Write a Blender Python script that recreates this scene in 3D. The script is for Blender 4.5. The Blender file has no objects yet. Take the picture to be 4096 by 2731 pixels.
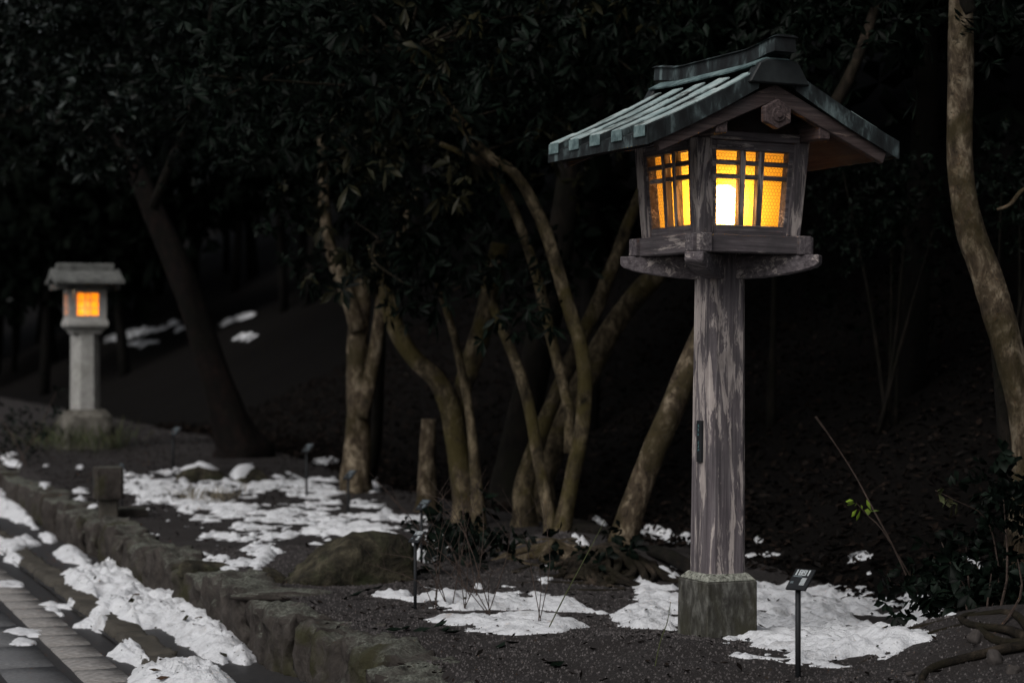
import bpy, math, random
import numpy as np
from mathutils import Vector, Matrix

# ------------------------------------------------------------------ camera, world, light
SC = bpy.context.scene
COL = SC.collection
FPX, CXP, HYP, CAMZ = 8085.0, 2048.0, 1400.0, 1.40       # focal length and horizon in photo pixels

cam_d = bpy.data.cameras.new('camera')
cam = bpy.data.objects.new('camera', cam_d)
COL.objects.link(cam)
cam.location = (0, 0, CAMZ)
cam.rotation_euler = (math.radians(90), 0, 0)
cam_d.sensor_width = 36.0
cam_d.lens = FPX / 4096.0 * 36.0
cam_d.shift_y = 34.5 / 4096.0
cam_d.clip_start = 0.1
cam_d.clip_end = 2000
cam_d.dof.use_dof = True
cam_d.dof.focus_distance = 9.45
cam_d.dof.aperture_fstop = 2.2
SC.camera = cam

SUN_EL, SUN_AZ = 44.0, 212.0         # azimuth: compass-like, 0 = +Y, clockwise; light comes over the path from behind left
wd = bpy.data.worlds.new('World')
SC.world = wd
wd.use_nodes = True
wn, wl = wd.node_tree.nodes, wd.node_tree.links
bg = wn['Background']
sky = wn.new('ShaderNodeTexSky')
sky.sky_type = 'NISHITA'
sky.sun_disc = False
sky.sun_elevation = math.radians(SUN_EL)
sky.sun_rotation = math.radians(SUN_AZ)
sky.dust_density = 4.0
hs = wn.new('ShaderNodeHueSaturation')
hs.inputs['Saturation'].default_value = 0.30
wl.new(sky.outputs[0], hs.inputs['Color'])
wl.new(hs.outputs[0], bg.inputs[0])
bg.inputs[1].default_value = 0.06

sun_d = bpy.data.lights.new('sun', 'SUN')
sun_d.energy = 1.5
sun_d.angle = math.radians(40)
sun_d.color = (1.0, 0.97, 0.94)
sun = bpy.data.objects.new('sun', sun_d)
COL.objects.link(sun)
_a, _e = math.radians(SUN_AZ), math.radians(SUN_EL)
_to = Vector((math.sin(_a) * math.cos(_e), math.cos(_a) * math.cos(_e), math.sin(_e)))
sun.rotation_euler = (-_to).to_track_quat('-Z', 'Y').to_euler()

vs = SC.view_settings
vs.view_transform = 'Standard'
vs.look = 'None'
vs.exposure = 0.0
vs.gamma = 1.0
vs.use_curve_mapping = False
cy = SC.cycles
cy.use_denoising = True
cy.max_bounces = 6
cy.diffuse_bounces = 3
cy.glossy_bounces = 2
cy.transmission_bounces = 4
cy.transparent_max_bounces = 4
cy.sample_clamp_indirect = 4.0

random.seed(7)
RNG = np.random.default_rng(11)

# ------------------------------------------------------------------ helpers
def wpt(x, y, D):
    """photo pixel at depth D -> world point"""
    return np.array([(x - CXP) / FPX * D, D, CAMZ + (HYP - y) / FPX * D])

def hash2(ix, iy, seed=0):
    h = (ix.astype(np.int64) * 374761393 + iy.astype(np.int64) * 668265263 + seed * 974711) & 0x7fffffff
    h = ((h ^ (h >> 13)) * 1274126177) & 0x7fffffff
    h = h ^ (h >> 16)
    return (h & 0xffff) / 65535.0

def vnoise(x, y, seed=0):
    ix, iy = np.floor(x), np.floor(y)
    fx, fy = x - ix, y - iy
    fx = fx * fx * (3 - 2 * fx)
    fy = fy * fy * (3 - 2 * fy)
    a = hash2(ix, iy, seed); b = hash2(ix + 1, iy, seed)
    c = hash2(ix, iy + 1, seed); d = hash2(ix + 1, iy + 1, seed)
    return (a + (b - a) * fx) * (1 - fy) + (c + (d - c) * fx) * fy

def fbm(x, y, octv=4, seed=0):
    x = np.asarray(x, float); y = np.asarray(y, float)
    v = 0; amp = 0.5; tot = 0
    for k in range(octv):
        v = v + amp * vnoise(x, y, seed + k * 17)
        tot += amp
        x = x * 2.03 + 5.3; y = y * 2.03 + 1.7; amp *= 0.5
    return v / tot - 0.5

def smooth(a, b, x):
    t = np.clip((x - a) / (b - a), 0, 1)
    return t * t * (3 - 2 * t)

P0 = np.array([-0.60, 8.94]); UD = np.array([-0.3535, 0.9354]); ND = np.array([0.9354, 0.3535])
def st(x, y):
    dx, dy = x - P0[0], y - P0[1]
    return dx * ND[0] + dy * ND[1], dx * UD[0] + dy * UD[1]
def xy(s, t):
    return P0[0] + s * ND[0] + t * UD[0], P0[1] + s * ND[1] + t * UD[1]

def gz(x, y):
    """height of the garden bed and hillside"""
    x = np.asarray(x, float); y = np.asarray(y, float)
    s, t = st(x, y)
    g = lambda cx, cyy, rx, ry, a: a * np.exp(-(((x - cx) / rx) ** 2 + ((y - cyy) / ry) ** 2))
    z = 0.05 * fbm(x * 1.1, y * 1.1, 3, 3) + 0.016 * fbm(x * 6, y * 6, 3, 9)
    z = z + g(0.70, 9.3, 0.55, 0.6, 0.075) + g(2.1, 11.2, 1.0, 1.3, -0.10) + g(2.35, 9.3, 0.62, 0.7, 0.24)
    z = z + g(0.40, 13.6, 0.55, 0.7, 0.16)
    z = z + 0.17 * smooth(11, 18, t)
    s0 = 3.45 + 0.85 * smooth(2, 16, t) + 0.5 * fbm(t * 0.5, t * 0 + 3.3, 2, 5)
    q = np.maximum(0, s - s0)
    hill = 0.5 * (np.sqrt(q * q + 0.25) - 0.5)
    z = z + hill + 0.10 * fbm(x * 0.9 + 7, y * 0.9, 3, 21) * smooth(0.2, 2.0, q)
    return z

def px2g(x, y, zfun=gz):
    """photo pixel -> point on the ground"""
    D = np.arange(6.0, 70.0, 0.01)
    X = (x - CXP) / FPX * D
    Zr = CAMZ + (HYP - y) / FPX * D
    Zg = zfun(X, D)
    k = np.argmax(Zr <= Zg) if np.any(Zr <= Zg) else len(D) - 1
    return np.array([X[k], D[k], Zg[k]])

def flat(zv):
    return lambda x, y: np.zeros_like(np.asarray(x, float)) + zv

def mesh_np(name, V, F):
    """V (n,3), F (m,k) array"""
    me = bpy.data.meshes.new(name)
    V = np.asarray(V, np.float32); F = np.asarray(F, np.int32)
    me.vertices.add(len(V)); me.vertices.foreach_set('co', V.ravel())
    k = F.shape[1]
    me.loops.add(F.size); me.loops.foreach_set('vertex_index', F.ravel())
    me.polygons.add(len(F))
    me.polygons.foreach_set('loop_start', np.arange(0, F.size, k, dtype=np.int32))
    me.polygons.foreach_set('loop_total', np.full(len(F), k, np.int32))
    me.update(calc_edges=True)
    me.validate()
    return me

def link(name, me, mat=None, parent=None, sm=False):
    o = bpy.data.objects.new(name, me)
    COL.objects.link(o)
    if mat is not None and len(me.materials) == 0:
        me.materials.append(mat)
    if parent is not None:
        o.parent = parent
    if sm:
        me.polygons.foreach_set('use_smooth', [True] * len(me.polygons))
    return o

def tag(o, label=None, cat=None, group=None, kind=None):
    if label: o['label'] = label
    if cat: o['category'] = cat
    if group: o['group'] = group
    if kind: o['kind'] = kind
    return o

def empty(name, loc, rz=0.0):
    o = bpy.data.objects.new(name, None)
    COL.objects.link(o)
    o.location = loc
    o.rotation_euler = (0, 0, rz)
    o.empty_display_size = 0.1
    return o

class MB:
    """collects verts and faces, builds ONE mesh object"""
    def __init__(s): s.v, s.f = [], []
    def hexa(s, c):
        """8 corners: bottom 4 ccw, top 4 ccw"""
        n = len(s.v); s.v += [tuple(p) for p in c]
        s.f += [(n, n+3, n+2, n+1), (n+4, n+5, n+6, n+7), (n, n+1, n+5, n+4), (n+1, n+2, n+6, n+5), (n+2, n+3, n+7, n+6), (n+3, n, n+4, n+7)]
        return s
    def box(s, x0, x1, y0, y1, z0, z1):
        return s.hexa([(x0,y0,z0),(x1,y0,z0),(x1,y1,z0),(x0,y1,z0),(x0,y0,z1),(x1,y0,z1),(x1,y1,z1),(x0,y1,z1)])
    def prism(s, poly, fun, a, b):
        """poly list of 2d points, fun(p, w) -> 3d, extruded a..b"""
        n = len(s.v); m = len(poly)
        s.v += [tuple(fun(p, a)) for p in poly] + [tuple(fun(p, b)) for p in poly]
        s.f.append(tuple(range(n + m - 1, n - 1, -1))); s.f.append(tuple(range(n + m, n + 2 * m)))
        for i in range(m):
            j = (i + 1) % m
            s.f.append((n + i, n + j, n + m + j, n + m + i))
        return s
    def rings(s, rings, cap=True):
        n = len(s.v); m = len(rings[0])
        for r in rings: s.v += [tuple(p) for p in r]
        for k in range(len(rings) - 1):
            for i in range(m):
                j = (i + 1) % m
                s.f.append((n + k*m + i, n + k*m + j, n + (k+1)*m + j, n + (k+1)*m + i))
        if cap:
            s.f.append(tuple(range(n + m - 1, n - 1, -1)))
            s.f.append(tuple(range(n + (len(rings)-1)*m, n + len(rings)*m)))
        return s
    def tube(s, pts, rad, n=8, rough=0.0, seed=0, res=1):
        pts = np.asarray(pts, float); rad = np.asarray(rad, float)
        if res > 1: pts, rad = resample(pts, rad, res)
        T = np.gradient(pts, axis=0); T /= np.linalg.norm(T, axis=1)[:, None] + 1e-9
        up = np.array([0.13, 0.21, 0.97]) if abs(T[0][2]) < 0.9 else np.array([0.95, 0.3, 0.05])
        rr = []
        rs = np.random.default_rng(seed)
        ph = rs.random(4) * 6.28
        for i in range(len(pts)):
            a = np.cross(T[i], up); a /= np.linalg.norm(a) + 1e-9
            b = np.cross(T[i], a); up = np.cross(a, T[i]) * 1.0
            th = np.arange(n) / n * 2 * math.pi
            r = rad[i] * (1 + rough * (0.5 * np.sin(2 * th + ph[0] + i * .35) + 0.5 * np.sin(3 * th + ph[1] - i * .5) + 0.6 * (rs.random(n) - .5)))
            rr.append(pts[i] + np.outer(np.cos(th) * r, a) + np.outer(np.sin(th) * r, b))
        return s.rings(rr)
    def build(s, name, mat, parent=None, sm=False, bevel=0.0):
        me = bpy.data.meshes.new(name)
        me.from_pydata([tuple(map(float, p)) for p in s.v], [], s.f)
        me.update()
        o = link(name, me, mat, parent, sm)
        if bevel:
            m = o.modifiers.new('bevel', 'BEVEL'); m.width = bevel; m.segments = 1; m.limit_method = 'ANGLE'; m.angle_limit = math.radians(35)
        return o

def resample(P, R, res):
    n = len(P)
    Q = np.vstack([2 * P[0] - P[1], P, 2 * P[-1] - P[-2]])
    out, ro = [], []
    for i in range(n - 1):
        p0, p1, p2, p3 = Q[i], Q[i+1], Q[i+2], Q[i+3]
        for k in range(res):
            t = k / res
            out.append(0.5 * ((2*p1) + (-p0+p2)*t + (2*p0-5*p1+4*p2-p3)*t*t + (-p0+3*p1-3*p2+p3)*t**3))
            ro.append(R[i] + (R[i+1] - R[i]) * t)
    out.append(P[-1]); ro.append(R[-1])
    return np.array(out), np.array(ro)

# ------------------------------------------------------------------ materials
def nt(name):
    m = bpy.data.materials.new(name); m.use_nodes = True
    n, l = m.node_tree.nodes, m.node_tree.links
    return m, n, l, n['Principled BSDF']

def ramp(n, stops, interp='LINEAR'):
    r = n.new('ShaderNodeValToRGB'); cr = r.color_ramp; cr.interpolation = interp
    while len(cr.elements) < len(stops): cr.elements.new(0.5)
    for e, (p, c) in zip(cr.elements, stops):
        e.position = p; e.color = (c[0], c[1], c[2], 1) if not isinstance(c, (int, float)) else (c, c, c, 1)
    return r

def coords(n, l, scale=(1, 1, 1), kind='Object'):
    tc = n.new('ShaderNodeTexCoord'); mp = n.new('ShaderNodeMapping')
    mp.inputs['Scale'].default_value = scale
    l.new(tc.outputs[kind], mp.inputs['Vector'])
    return mp.outputs[0]

def noise(n, l, vec, scale, detail=5, rough=0.6, dist=0.0):
    t = n.new('ShaderNodeTexNoise'); t.inputs['Scale'].default_value = scale
    t.inputs['Detail'].default_value = detail; t.inputs['Roughness'].default_value = rough; t.inputs['Distortion'].default_value = dist
    if vec is not None: l.new(vec, t.inputs['Vector'])
    return t.outputs[0]

def mixc(n, l, f, a, b, mode='MIX'):
    m = n.new('ShaderNodeMix'); m.data_type = 'RGBA'; m.blend_type = mode
    if isinstance(f, (int, float)): m.inputs[0].default_value = f
    else: l.new(f, m.inputs[0])
    for v, i in ((a, 6), (b, 7)):
        if isinstance(v, tuple): m.inputs[i].default_value = (*v, 1)
        else: l.new(v, m.inputs[i])
    return m.outputs[2]

def bump(n, l, bs, h, strength=0.4, dist=0.01):
    b = n.new('ShaderNodeBump'); b.inputs['Strength'].default_value = strength; b.inputs['Distance'].default_value = dist
    l.new(h, b.inputs['Height']); l.new(b.outputs[0], bs.inputs['Normal'])

def mat_wood(name, axis, tint=(1, 1, 1), peel=0.53, dirt=0.75):
    """weathered silver-grey timber, fine grain and peeling streaks along axis"""
    m, n, l, bs = nt(name)
    def vec(a, b):
        q = [a, a, a]; q[axis] = b
        return coords(n, l, tuple(q))
    fine = noise(n, l, vec(60, 2.2), 1.0, 8, 0.72, 0.25)
    crack = noise(n, l, vec(34, 0.8), 1.0, 6, 0.65, 0.2)
    patch = noise(n, l, vec(24, 3.2), 1.0, 10, 0.74, 0.9)
    broad = noise(n, l, vec(7, 1.5), 1.0, 5, 0.6, 0.5)
    big = noise(n, l, coords(n, l, (2.6, 2.6, 2.6)), 1.0, 4)
    T_ = lambda r, g, b: (r * tint[0], g * tint[1], b * tint[2])
    c1 = ramp(n, [(0.30, T_(.036, .032, .035)), (0.48, T_(.105, .090, .098)), (0.66, T_(.20, .178, .186))]); l.new(fine, c1.inputs[0])
    c2 = ramp(n, [(0.30, T_(.25, .215, .205)), (0.65, T_(.52, .46, .435))]); l.new(fine, c2.inputs[0])
    ad = n.new('ShaderNodeMath'); ad.operation = 'MULTIPLY_ADD'; ad.inputs[1].default_value = .45; l.new(broad, ad.inputs[0]); l.new(patch, ad.inputs[2])
    pm = ramp(n, [(peel + .225, 0.0), (peel + .27, 1.0)]); l.new(ad.outputs[0], pm.inputs[0])
    c = mixc(n, l, pm.outputs[0], c1.outputs[0], c2.outputs[0])
    cr = ramp(n, [(0.30, 0.85), (0.36, 0.0)]); l.new(crack, cr.inputs[0])
    c = mixc(n, l, cr.outputs[0], c, T_(.03, .027, .028))
    dm = ramp(n, [(0.50, 0.0), (0.72, dirt)]); l.new(big, dm.inputs[0])
    c = mixc(n, l, dm.outputs[0], c, (.050, .047, .050))
    l.new(c, bs.inputs['Base Color'])
    bs.inputs['Roughness'].default_value = 0.85
    bs.inputs['Specular IOR Level'].default_value = 0.3
    bump(n, l, bs, fine, 0.6, 0.006)
    return m

def mat_noise(name, stops, scale=6, detail=6, rough=0.85, bstr=0.5, bdist=0.01, stretch=(1, 1, 1), spec=0.3, scale2=None, tint2=None, t2=(0.5, 0.6)):
    m, n, l, bs = nt(name)
    v = coords(n, l, stretch)
    h = noise(n, l, v, scale, detail, 0.65, 0.3)
    r = ramp(n, stops); l.new(h, r.inputs[0]); c = r.outputs[0]
    if tint2:
        h2 = noise(n, l, v, scale2, 6, 0.65, 0.5)
        r2 = ramp(n, [(t2[0], 0.0), (t2[1], 1.0)]); l.new(h2, r2.inputs[0])
        c = mixc(n, l, r2.outputs[0], c, tint2)
    l.new(c, bs.inputs['Base Color'])
    bs.inputs['Roughness'].default_value = rough
    bs.inputs['Specular IOR Level'].default_value = spec
    if bstr: bump(n, l, bs, h, bstr, bdist)
    return m

def mat_leaf(name, cols, rough=0.38, spec=0.5):
    m, n, l, bs = nt(name)
    g = n.new('ShaderNodeNewGeometry')
    r = ramp(n, [(i / (len(cols) - 1), c) for i, c in enumerate(cols)])
    l.new(g.outputs['Random Per Island'], r.inputs[0])
    l.new(r.outputs[0], bs.inputs['Base Color'])
    bs.inputs['Roughness'].default_value = rough
    bs.inputs['Specular IOR Level'].default_value = spec
    return m

M = {}
M['wood_x'] = mat_wood('weathered_wood_x', 0, peel=0.56)
M['wood_y'] = mat_wood('weathered_wood_y', 1, peel=0.56)
M['wood_z'] = mat_wood('weathered_wood_z', 2, peel=0.50)
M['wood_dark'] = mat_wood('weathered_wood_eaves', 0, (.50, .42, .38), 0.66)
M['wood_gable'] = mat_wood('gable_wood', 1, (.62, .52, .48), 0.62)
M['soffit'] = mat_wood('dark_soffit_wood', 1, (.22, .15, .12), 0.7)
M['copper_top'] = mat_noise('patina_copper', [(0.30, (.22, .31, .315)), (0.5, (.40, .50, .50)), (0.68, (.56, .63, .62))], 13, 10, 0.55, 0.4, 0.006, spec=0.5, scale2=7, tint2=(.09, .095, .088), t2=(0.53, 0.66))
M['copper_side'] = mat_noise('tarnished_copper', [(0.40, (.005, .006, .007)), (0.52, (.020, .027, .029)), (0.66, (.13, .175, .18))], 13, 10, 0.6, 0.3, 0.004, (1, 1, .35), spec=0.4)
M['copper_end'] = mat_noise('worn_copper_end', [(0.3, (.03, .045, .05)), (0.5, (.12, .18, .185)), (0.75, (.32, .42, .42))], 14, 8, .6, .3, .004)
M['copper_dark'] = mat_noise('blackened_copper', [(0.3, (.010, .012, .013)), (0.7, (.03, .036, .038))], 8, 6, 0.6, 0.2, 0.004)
M['base_stone'] = mat_noise('stained_concrete', [(0.34, (.026, .025, .021)), (0.5, (.062, .060, .053)), (0.66, (.15, .15, .135))], 30, 10, 0.92, 0.7, 0.006, (1, 1, .45), scale2=3.2, tint2=(.038, .036, .022), t2=(0.45, 0.62))
M['base_top'] = mat_noise('lichen_stone', [(0.36, (.06, .062, .05)), (0.62, (.36, .37, .32))], 60, 8, 0.95, 0.8, 0.006)
M['roof_stone'] = mat_noise('grey_roof_stone', [(0.3, (.06, .062, .060)), (0.7, (.18, .185, .178))], 10, 8, .92, .5, .008)
M['lantern_stone'] = mat_noise('pale_granite', [(0.3, (.25, .246, .235)), (0.7, (.44, .436, .42))], 14, 8, 0.9, 0.5, 0.006, scale2=2.2, tint2=(.24, .245, .21), t2=(0.5, 0.8))
def mat_kerb():
    m, n, l, bs = nt('mossy_kerb_stone')
    v = coords(n, l, (1, 1, 1), 'Object')
    oi = n.new('ShaderNodeObjectInfo'); ad = n.new('ShaderNodeVectorMath'); l.new(v, ad.inputs[0])
    cm = n.new('ShaderNodeCombineXYZ'); mu = n.new('ShaderNodeMath'); mu.operation = 'MULTIPLY'; mu.inputs[1].default_value = 37.0
    l.new(oi.outputs['Random'], mu.inputs[0]); l.new(mu.outputs[0], cm.inputs[0]); l.new(cm.outputs[0], ad.inputs[1]); v = ad.outputs[0]
    h = noise(n, l, v, 7, 10, 0.72, 0.3); fine = noise(n, l, v, 60, 6, 0.8); pat = noise(n, l, v, 3.2, 7, 0.65, 0.6)
    r = ramp(n, [(0.3, (.020, .017, .015)), (0.52, (.058, .050, .045)), (0.75, (.115, .102, .092))]); l.new(h, r.inputs[0])
    lf = ramp(n, [(0.36, (.048, .050, .040)), (0.5, (.13, .135, .115)), (0.66, (.30, .315, .27))]); l.new(fine, lf.inputs[0])
    g = n.new('ShaderNodeNewGeometry'); sx = n.new('ShaderNodeSeparateXYZ'); l.new(g.outputs['True Normal'], sx.inputs[0])
    up = ramp(n, [(0.45, 0.0), (0.85, 1.0)]); l.new(sx.outputs[2], up.inputs[0])
    pm = ramp(n, [(0.40, 0.15), (0.58, 1.0)]); l.new(pat, pm.inputs[0])
    f = n.new('ShaderNodeMath'); f.operation = 'MULTIPLY'; l.new(up.outputs[0], f.inputs[0]); l.new(pm.outputs[0], f.inputs[1])
    c = mixc(n, l, f.outputs[0], r.outputs[0], lf.outputs[0])
    ms = ramp(n, [(0.56, 0.0), (0.66, 0.7)]); l.new(noise(n, l, v, 2.0, 6, .6, .4), ms.inputs[0])
    c = mixc(n, l, ms.outputs[0], c, (.040, .040, .014))
    l.new(c, bs.inputs['Base Color']); bs.inputs['Roughness'].default_value = .93; bs.inputs['Specular IOR Level'].default_value = .2
    hh = n.new('ShaderNodeMath'); hh.operation = 'MULTIPLY_ADD'; hh.inputs[1].default_value = .35; l.new(fine, hh.inputs[0]); l.new(h, hh.inputs[2])
    bump(n, l, bs, hh.outputs[0], 1.0, 0.03)
    return m
M['kerb'] = mat_kerb()
M['kerb_pale'] = mat_noise('weathered_granite', [(0.3, (.05, .046, .038)), (0.7, (.17, .16, .14))], 9, 8, .92, .6, .01)
M['edging'] = mat_noise('brown_edging_stone', [(0.3, (.035, .032, .027)), (0.75, (.10, .09, .075))], 6, 8, 0.85, 0.6, 0.012)
M['paver'] = mat_noise('pale_paver', [(0.34, (.14, .134, .130)), (0.64, (.34, .325, .315))], 22, 10, 0.75, 0.35, 0.004, scale2=3.0, tint2=(.12, .108, .10), t2=(0.52, 0.72))
M['paver_grey'] = mat_noise('grey_paver', [(0.3, (.085, .087, .092)), (0.7, (.175, .178, .185))], 40, 8, 0.7, 0.5, 0.003, scale2=2.0, tint2=(.07, .07, .074), t2=(0.55, 0.75))
M['asphalt'] = mat_noise('wet_asphalt', [(0.3, (.022, .022, .024)), (0.7, (.05, .048, .048))], 30, 8, 0.5, 0.5, 0.003)
M['rock'] = mat_noise('olive_rock', [(0.36, (.009, .008, .005)), (0.5, (.032, .028, .018)), (0.66, (.085, .075, .050))], 9, 10, 0.92, 1.0, 0.05, scale2=2.2, tint2=(.045, .05, .025), t2=(0.5, 0.65))
M['rock_pale'] = mat_noise('pinkish_stone', [(0.3, (.03, .026, .024)), (0.7, (.085, .074, .070))], 8, 8, 0.9, 0.6, 0.015)
M['black_metal'] = mat_noise('black_painted_metal', [(0.3, (.010, .011, .013)), (0.7, (.02, .022, .025))], 20, 4, 0.6, 0.1, 0.001, spec=0.25)
M['print'] = mat_noise('pale_print', [(0.3, (.42, .46, .48)), (0.7, (.58, .62, .64))], 20, 3, 0.6, 0, 0)
M['print_grey'] = mat_noise('grey_print', [(0.3, (.13, .16, .18)), (0.7, (.20, .24, .26))], 20, 3, 0.6, 0, 0)
M['print_teal'] = mat_noise('teal_print', [(0.3, (.10, .24, .27)), (0.7, (.18, .36, .38))], 30, 3, 0.6, 0, 0)
M['wire'] = mat_noise('rusty_wire', [(0.3, (.05, .03, .012)), (0.7, (.10, .06, .02))], 20, 3, 0.7, 0, 0)
def mat_bark(name, dark, mid, pale, moss, spots=(.02, .016, .01), spot_t=0.62, moss_t=(0.46, 0.60)):
    m, n, l, bs = nt(name)
    v = coords(n, l, (1, 1, .55)); v2 = coords(n, l, (1, 1, 1))
    h = noise(n, l, v, 11, 10, 0.74, 0.4); bg_ = noise(n, l, v2, 3.4, 7, 0.6, 0.5); sp = noise(n, l, v2, 26, 4, 0.55); fi = noise(n, l, v, 60, 5, .7)
    r = ramp(n, [(0.36, dark), (0.50, mid), (0.66, pale)]); l.new(h, r.inputs[0])
    mm = ramp(n, [(moss_t[0], 0.0), (moss_t[1], 0.85)]); l.new(bg_, mm.inputs[0])
    c = mixc(n, l, mm.outputs[0], r.outputs[0], moss)
    ss = ramp(n, [(spot_t, 0.0), (spot_t + .06, 0.8)]); l.new(sp, ss.inputs[0])
    c = mixc(n, l, ss.outputs[0], c, spots)
    l.new(c, bs.inputs['Base Color']); bs.inputs['Roughness'].default_value = .92; bs.inputs['Specular IOR Level'].default_value = .2
    hh = n.new('ShaderNodeMath'); hh.operation = 'MULTIPLY_ADD'; hh.inputs[1].default_value = .4; l.new(fi, hh.inputs[0]); l.new(h, hh.inputs[2])
    bump(n, l, bs, hh.outputs[0], 0.9, 0.02)
    return m
M['bark_olive'] = mat_bark('mossy_bark', (.010, .008, .005), (.068, .053, .032), (.25, .20, .13), (.062, .050, .016), moss_t=(.50, .62))
M['bark_pale'] = mat_bark('pale_bark', (.014, .010, .007), (.080, .060, .039), (.32, .265, .19), (.036, .028, .011))
M['bark_root'] = mat_bark('root_bark', (.005, .004, .003), (.018, .014, .010), (.065, .049, .036), (.014, .012, .006))
M['bark_dark'] = mat_bark('dark_bark', (.003, .0025, .002), (.008, .0065, .005), (.022, .017, .013), (.006, .006, .003))
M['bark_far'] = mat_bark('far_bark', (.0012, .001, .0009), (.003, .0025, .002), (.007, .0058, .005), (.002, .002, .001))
M['bark_red'] = mat_bark('reddish_bark', (.0015, .0011, .001), (.0045, .0026, .0022), (.016, .008, .0065), (.0022, .0022, .0012))
M['twig'] = mat_noise('brown_twig', [(0.3, (.022, .015, .012)), (0.7, (.075, .052, .042))], 30, 3, 0.8, 0, 0)
M['leaf'] = mat_leaf('dark_leaf', [(.0010, .0022, .0015), (.0015, .0034, .0022), (.0022, .0048, .003), (.004, .008, .005), (.011, .018, .013)], 0.5, 0.08)
M['leaf_lit'] = mat_leaf('glint_painted_leaf', [(.0012, .0025, .0018), (.002, .004, .003), (.003, .006, .004), (.005, .009, .006), (.009, .014, .010), (.06, .072, .07)], 0.36, 0.10)  # palest leaves hold the silvery light glints as colour
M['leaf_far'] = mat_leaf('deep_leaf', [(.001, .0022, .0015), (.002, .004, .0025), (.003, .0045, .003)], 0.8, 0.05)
M['leaf_fresh'] = mat_leaf('fresh_leaf', [(.14, .24, .02), (.22, .33, .03)], 0.45)
M['leaf_olive'] = mat_leaf('olive_leaf', [(.012, .013, .006), (.022, .020, .009)], 0.5, .15)
M['litter'] = mat_leaf('dead_leaf', [(.003, .0023, .0019), (.006, .0044, .0036), (.017, .0115, .009), (.010, .009, .0085)], 0.85, 0.08)
M['grass'] = mat_leaf('grass_blade', [(.035, .05, .022), (.06, .075, .03), (.09, .08, .045)], 0.6, 0.2)
M['straw'] = mat_leaf('dry_grass', [(.16, .14, .10), (.24, .21, .16)], 0.7, 0.2)

# ground
def mat_ground():
    m, n, l, bs = nt('garden_soil')
    v = coords(n, l, (1, 1, 1))
    h = noise(n, l, v, 55, 6, 0.75)
    hb = noise(n, l, v, 2.3, 6, 0.6)
    r = ramp(n, [(0.3, (.012, .0105, .0105)), (0.52, (.033, .029, .029)), (0.70, (.085, .077, .077))]); l.new(h, r.inputs[0])
    r2 = ramp(n, [(0.4, 0.0), (0.62, 0.8)]); l.new(hb, r2.inputs[0])
    c = mixc(n, l, r2.outputs[0], r.outputs[0], (.024, .020, .019))
    l.new(c, bs.inputs['Base Color'])
    bs.inputs['Roughness'].default_value = 0.9
    bs.inputs['Specular IOR Level'].default_value = 0.3
    bump(n, l, bs, h, 1.0, 0.012)
    return m
M['ground'] = mat_ground()

def mat_snow():
    m, n, l, bs = nt('old_snow')
    v = coords(n, l, (1, 1, 1))
    h = noise(n, l, v, 16, 9, 0.68)
    d = noise(n, l, v, 5, 8, 0.7)
    r = ramp(n, [(0.35, (.80, .815, .845)), (0.54, (.74, .755, .79)), (0.70, (.50, .50, .51))]); l.new(d, r.inputs[0])
    sp = noise(n, l, v, 42, 4, 0.6)
    sr = ramp(n, [(0.685, 0.0), (0.735, 0.85)]); l.new(sp, sr.inputs[0])
    c = mixc(n, l, sr.outputs[0], r.outputs[0], (.07, .06, .05))
    rst = noise(n, l, v, 7.5, 3, 0.5)
    rr_ = ramp(n, [(0.72, 0.0), (0.80, 0.45)]); l.new(rst, rr_.inputs[0])
    c = mixc(n, l, rr_.outputs[0], c, (.36, .24, .15))
    l.new(c, bs.inputs['Base Color'])
    bs.inputs['Roughness'].default_value = 0.75
    bs.inputs['Specular IOR Level'].default_value = 0.25
    bump(n, l, bs, h, 0.9, 0.03)
    return m
M['snow'] = mat_snow()

def mat_pane(name, col, clear):
    """amber figured glass lit from inside: diffusing, with a little see-through"""
    m, n, l, bs = nt(name)
    tr = n.new('ShaderNodeBsdfTranslucent'); tr.inputs[0].default_value = (*col, 1)
    df = n.new('ShaderNodeBsdfDiffuse'); df.inputs[0].default_value = (col[0]*.5, col[1]*.5, col[2]*.5, 1)
    cl = n.new('ShaderNodeBsdfTransparent'); cl.inputs[0].default_value = (1, .93, .80, 1)
    mx = n.new('ShaderNodeMixShader'); mx.inputs[0].default_value = 0.2
    l.new(tr.outputs[0], mx.inputs[1]); l.new(df.outputs[0], mx.inputs[2])
    m2 = n.new('ShaderNodeMixShader'); m2.inputs[0].default_value = clear
    l.new(mx.outputs[0], m2.inputs[1]); l.new(cl.outputs[0], m2.inputs[2])
    l.new(m2.outputs[0], n['Material Output'].inputs[0])
    return m
M['pane_far'] = mat_pane('orange_glass', (.98, .50, .06), 0.05)
M['pane'] = mat_pane('amber_glass', (.98, .56, .070), 0.27)
def mat_bulb():
    m, n, l, bs = nt('lit_bulb')
    bs.inputs['Base Color'].default_value = (1, .85, .6, 1)
    bs.inputs['Emission Color'].default_value = (1, .86, .62, 1)
    bs.inputs['Emission Strength'].default_value = 66
    return m
M['bulb'] = mat_bulb()

# ------------------------------------------------------------------ setting: terrain, garden, path
me = mesh_np('terrain', [(-400, -300, -0.62), (400, -300, -0.62), (400, 500, -0.62), (-400, 500, -0.62)], [(0, 1, 2, 3)])
tag(link('terrain', me, M['ground']), 'dark earth stretching away under the forest', 'ground', kind='structure')

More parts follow.
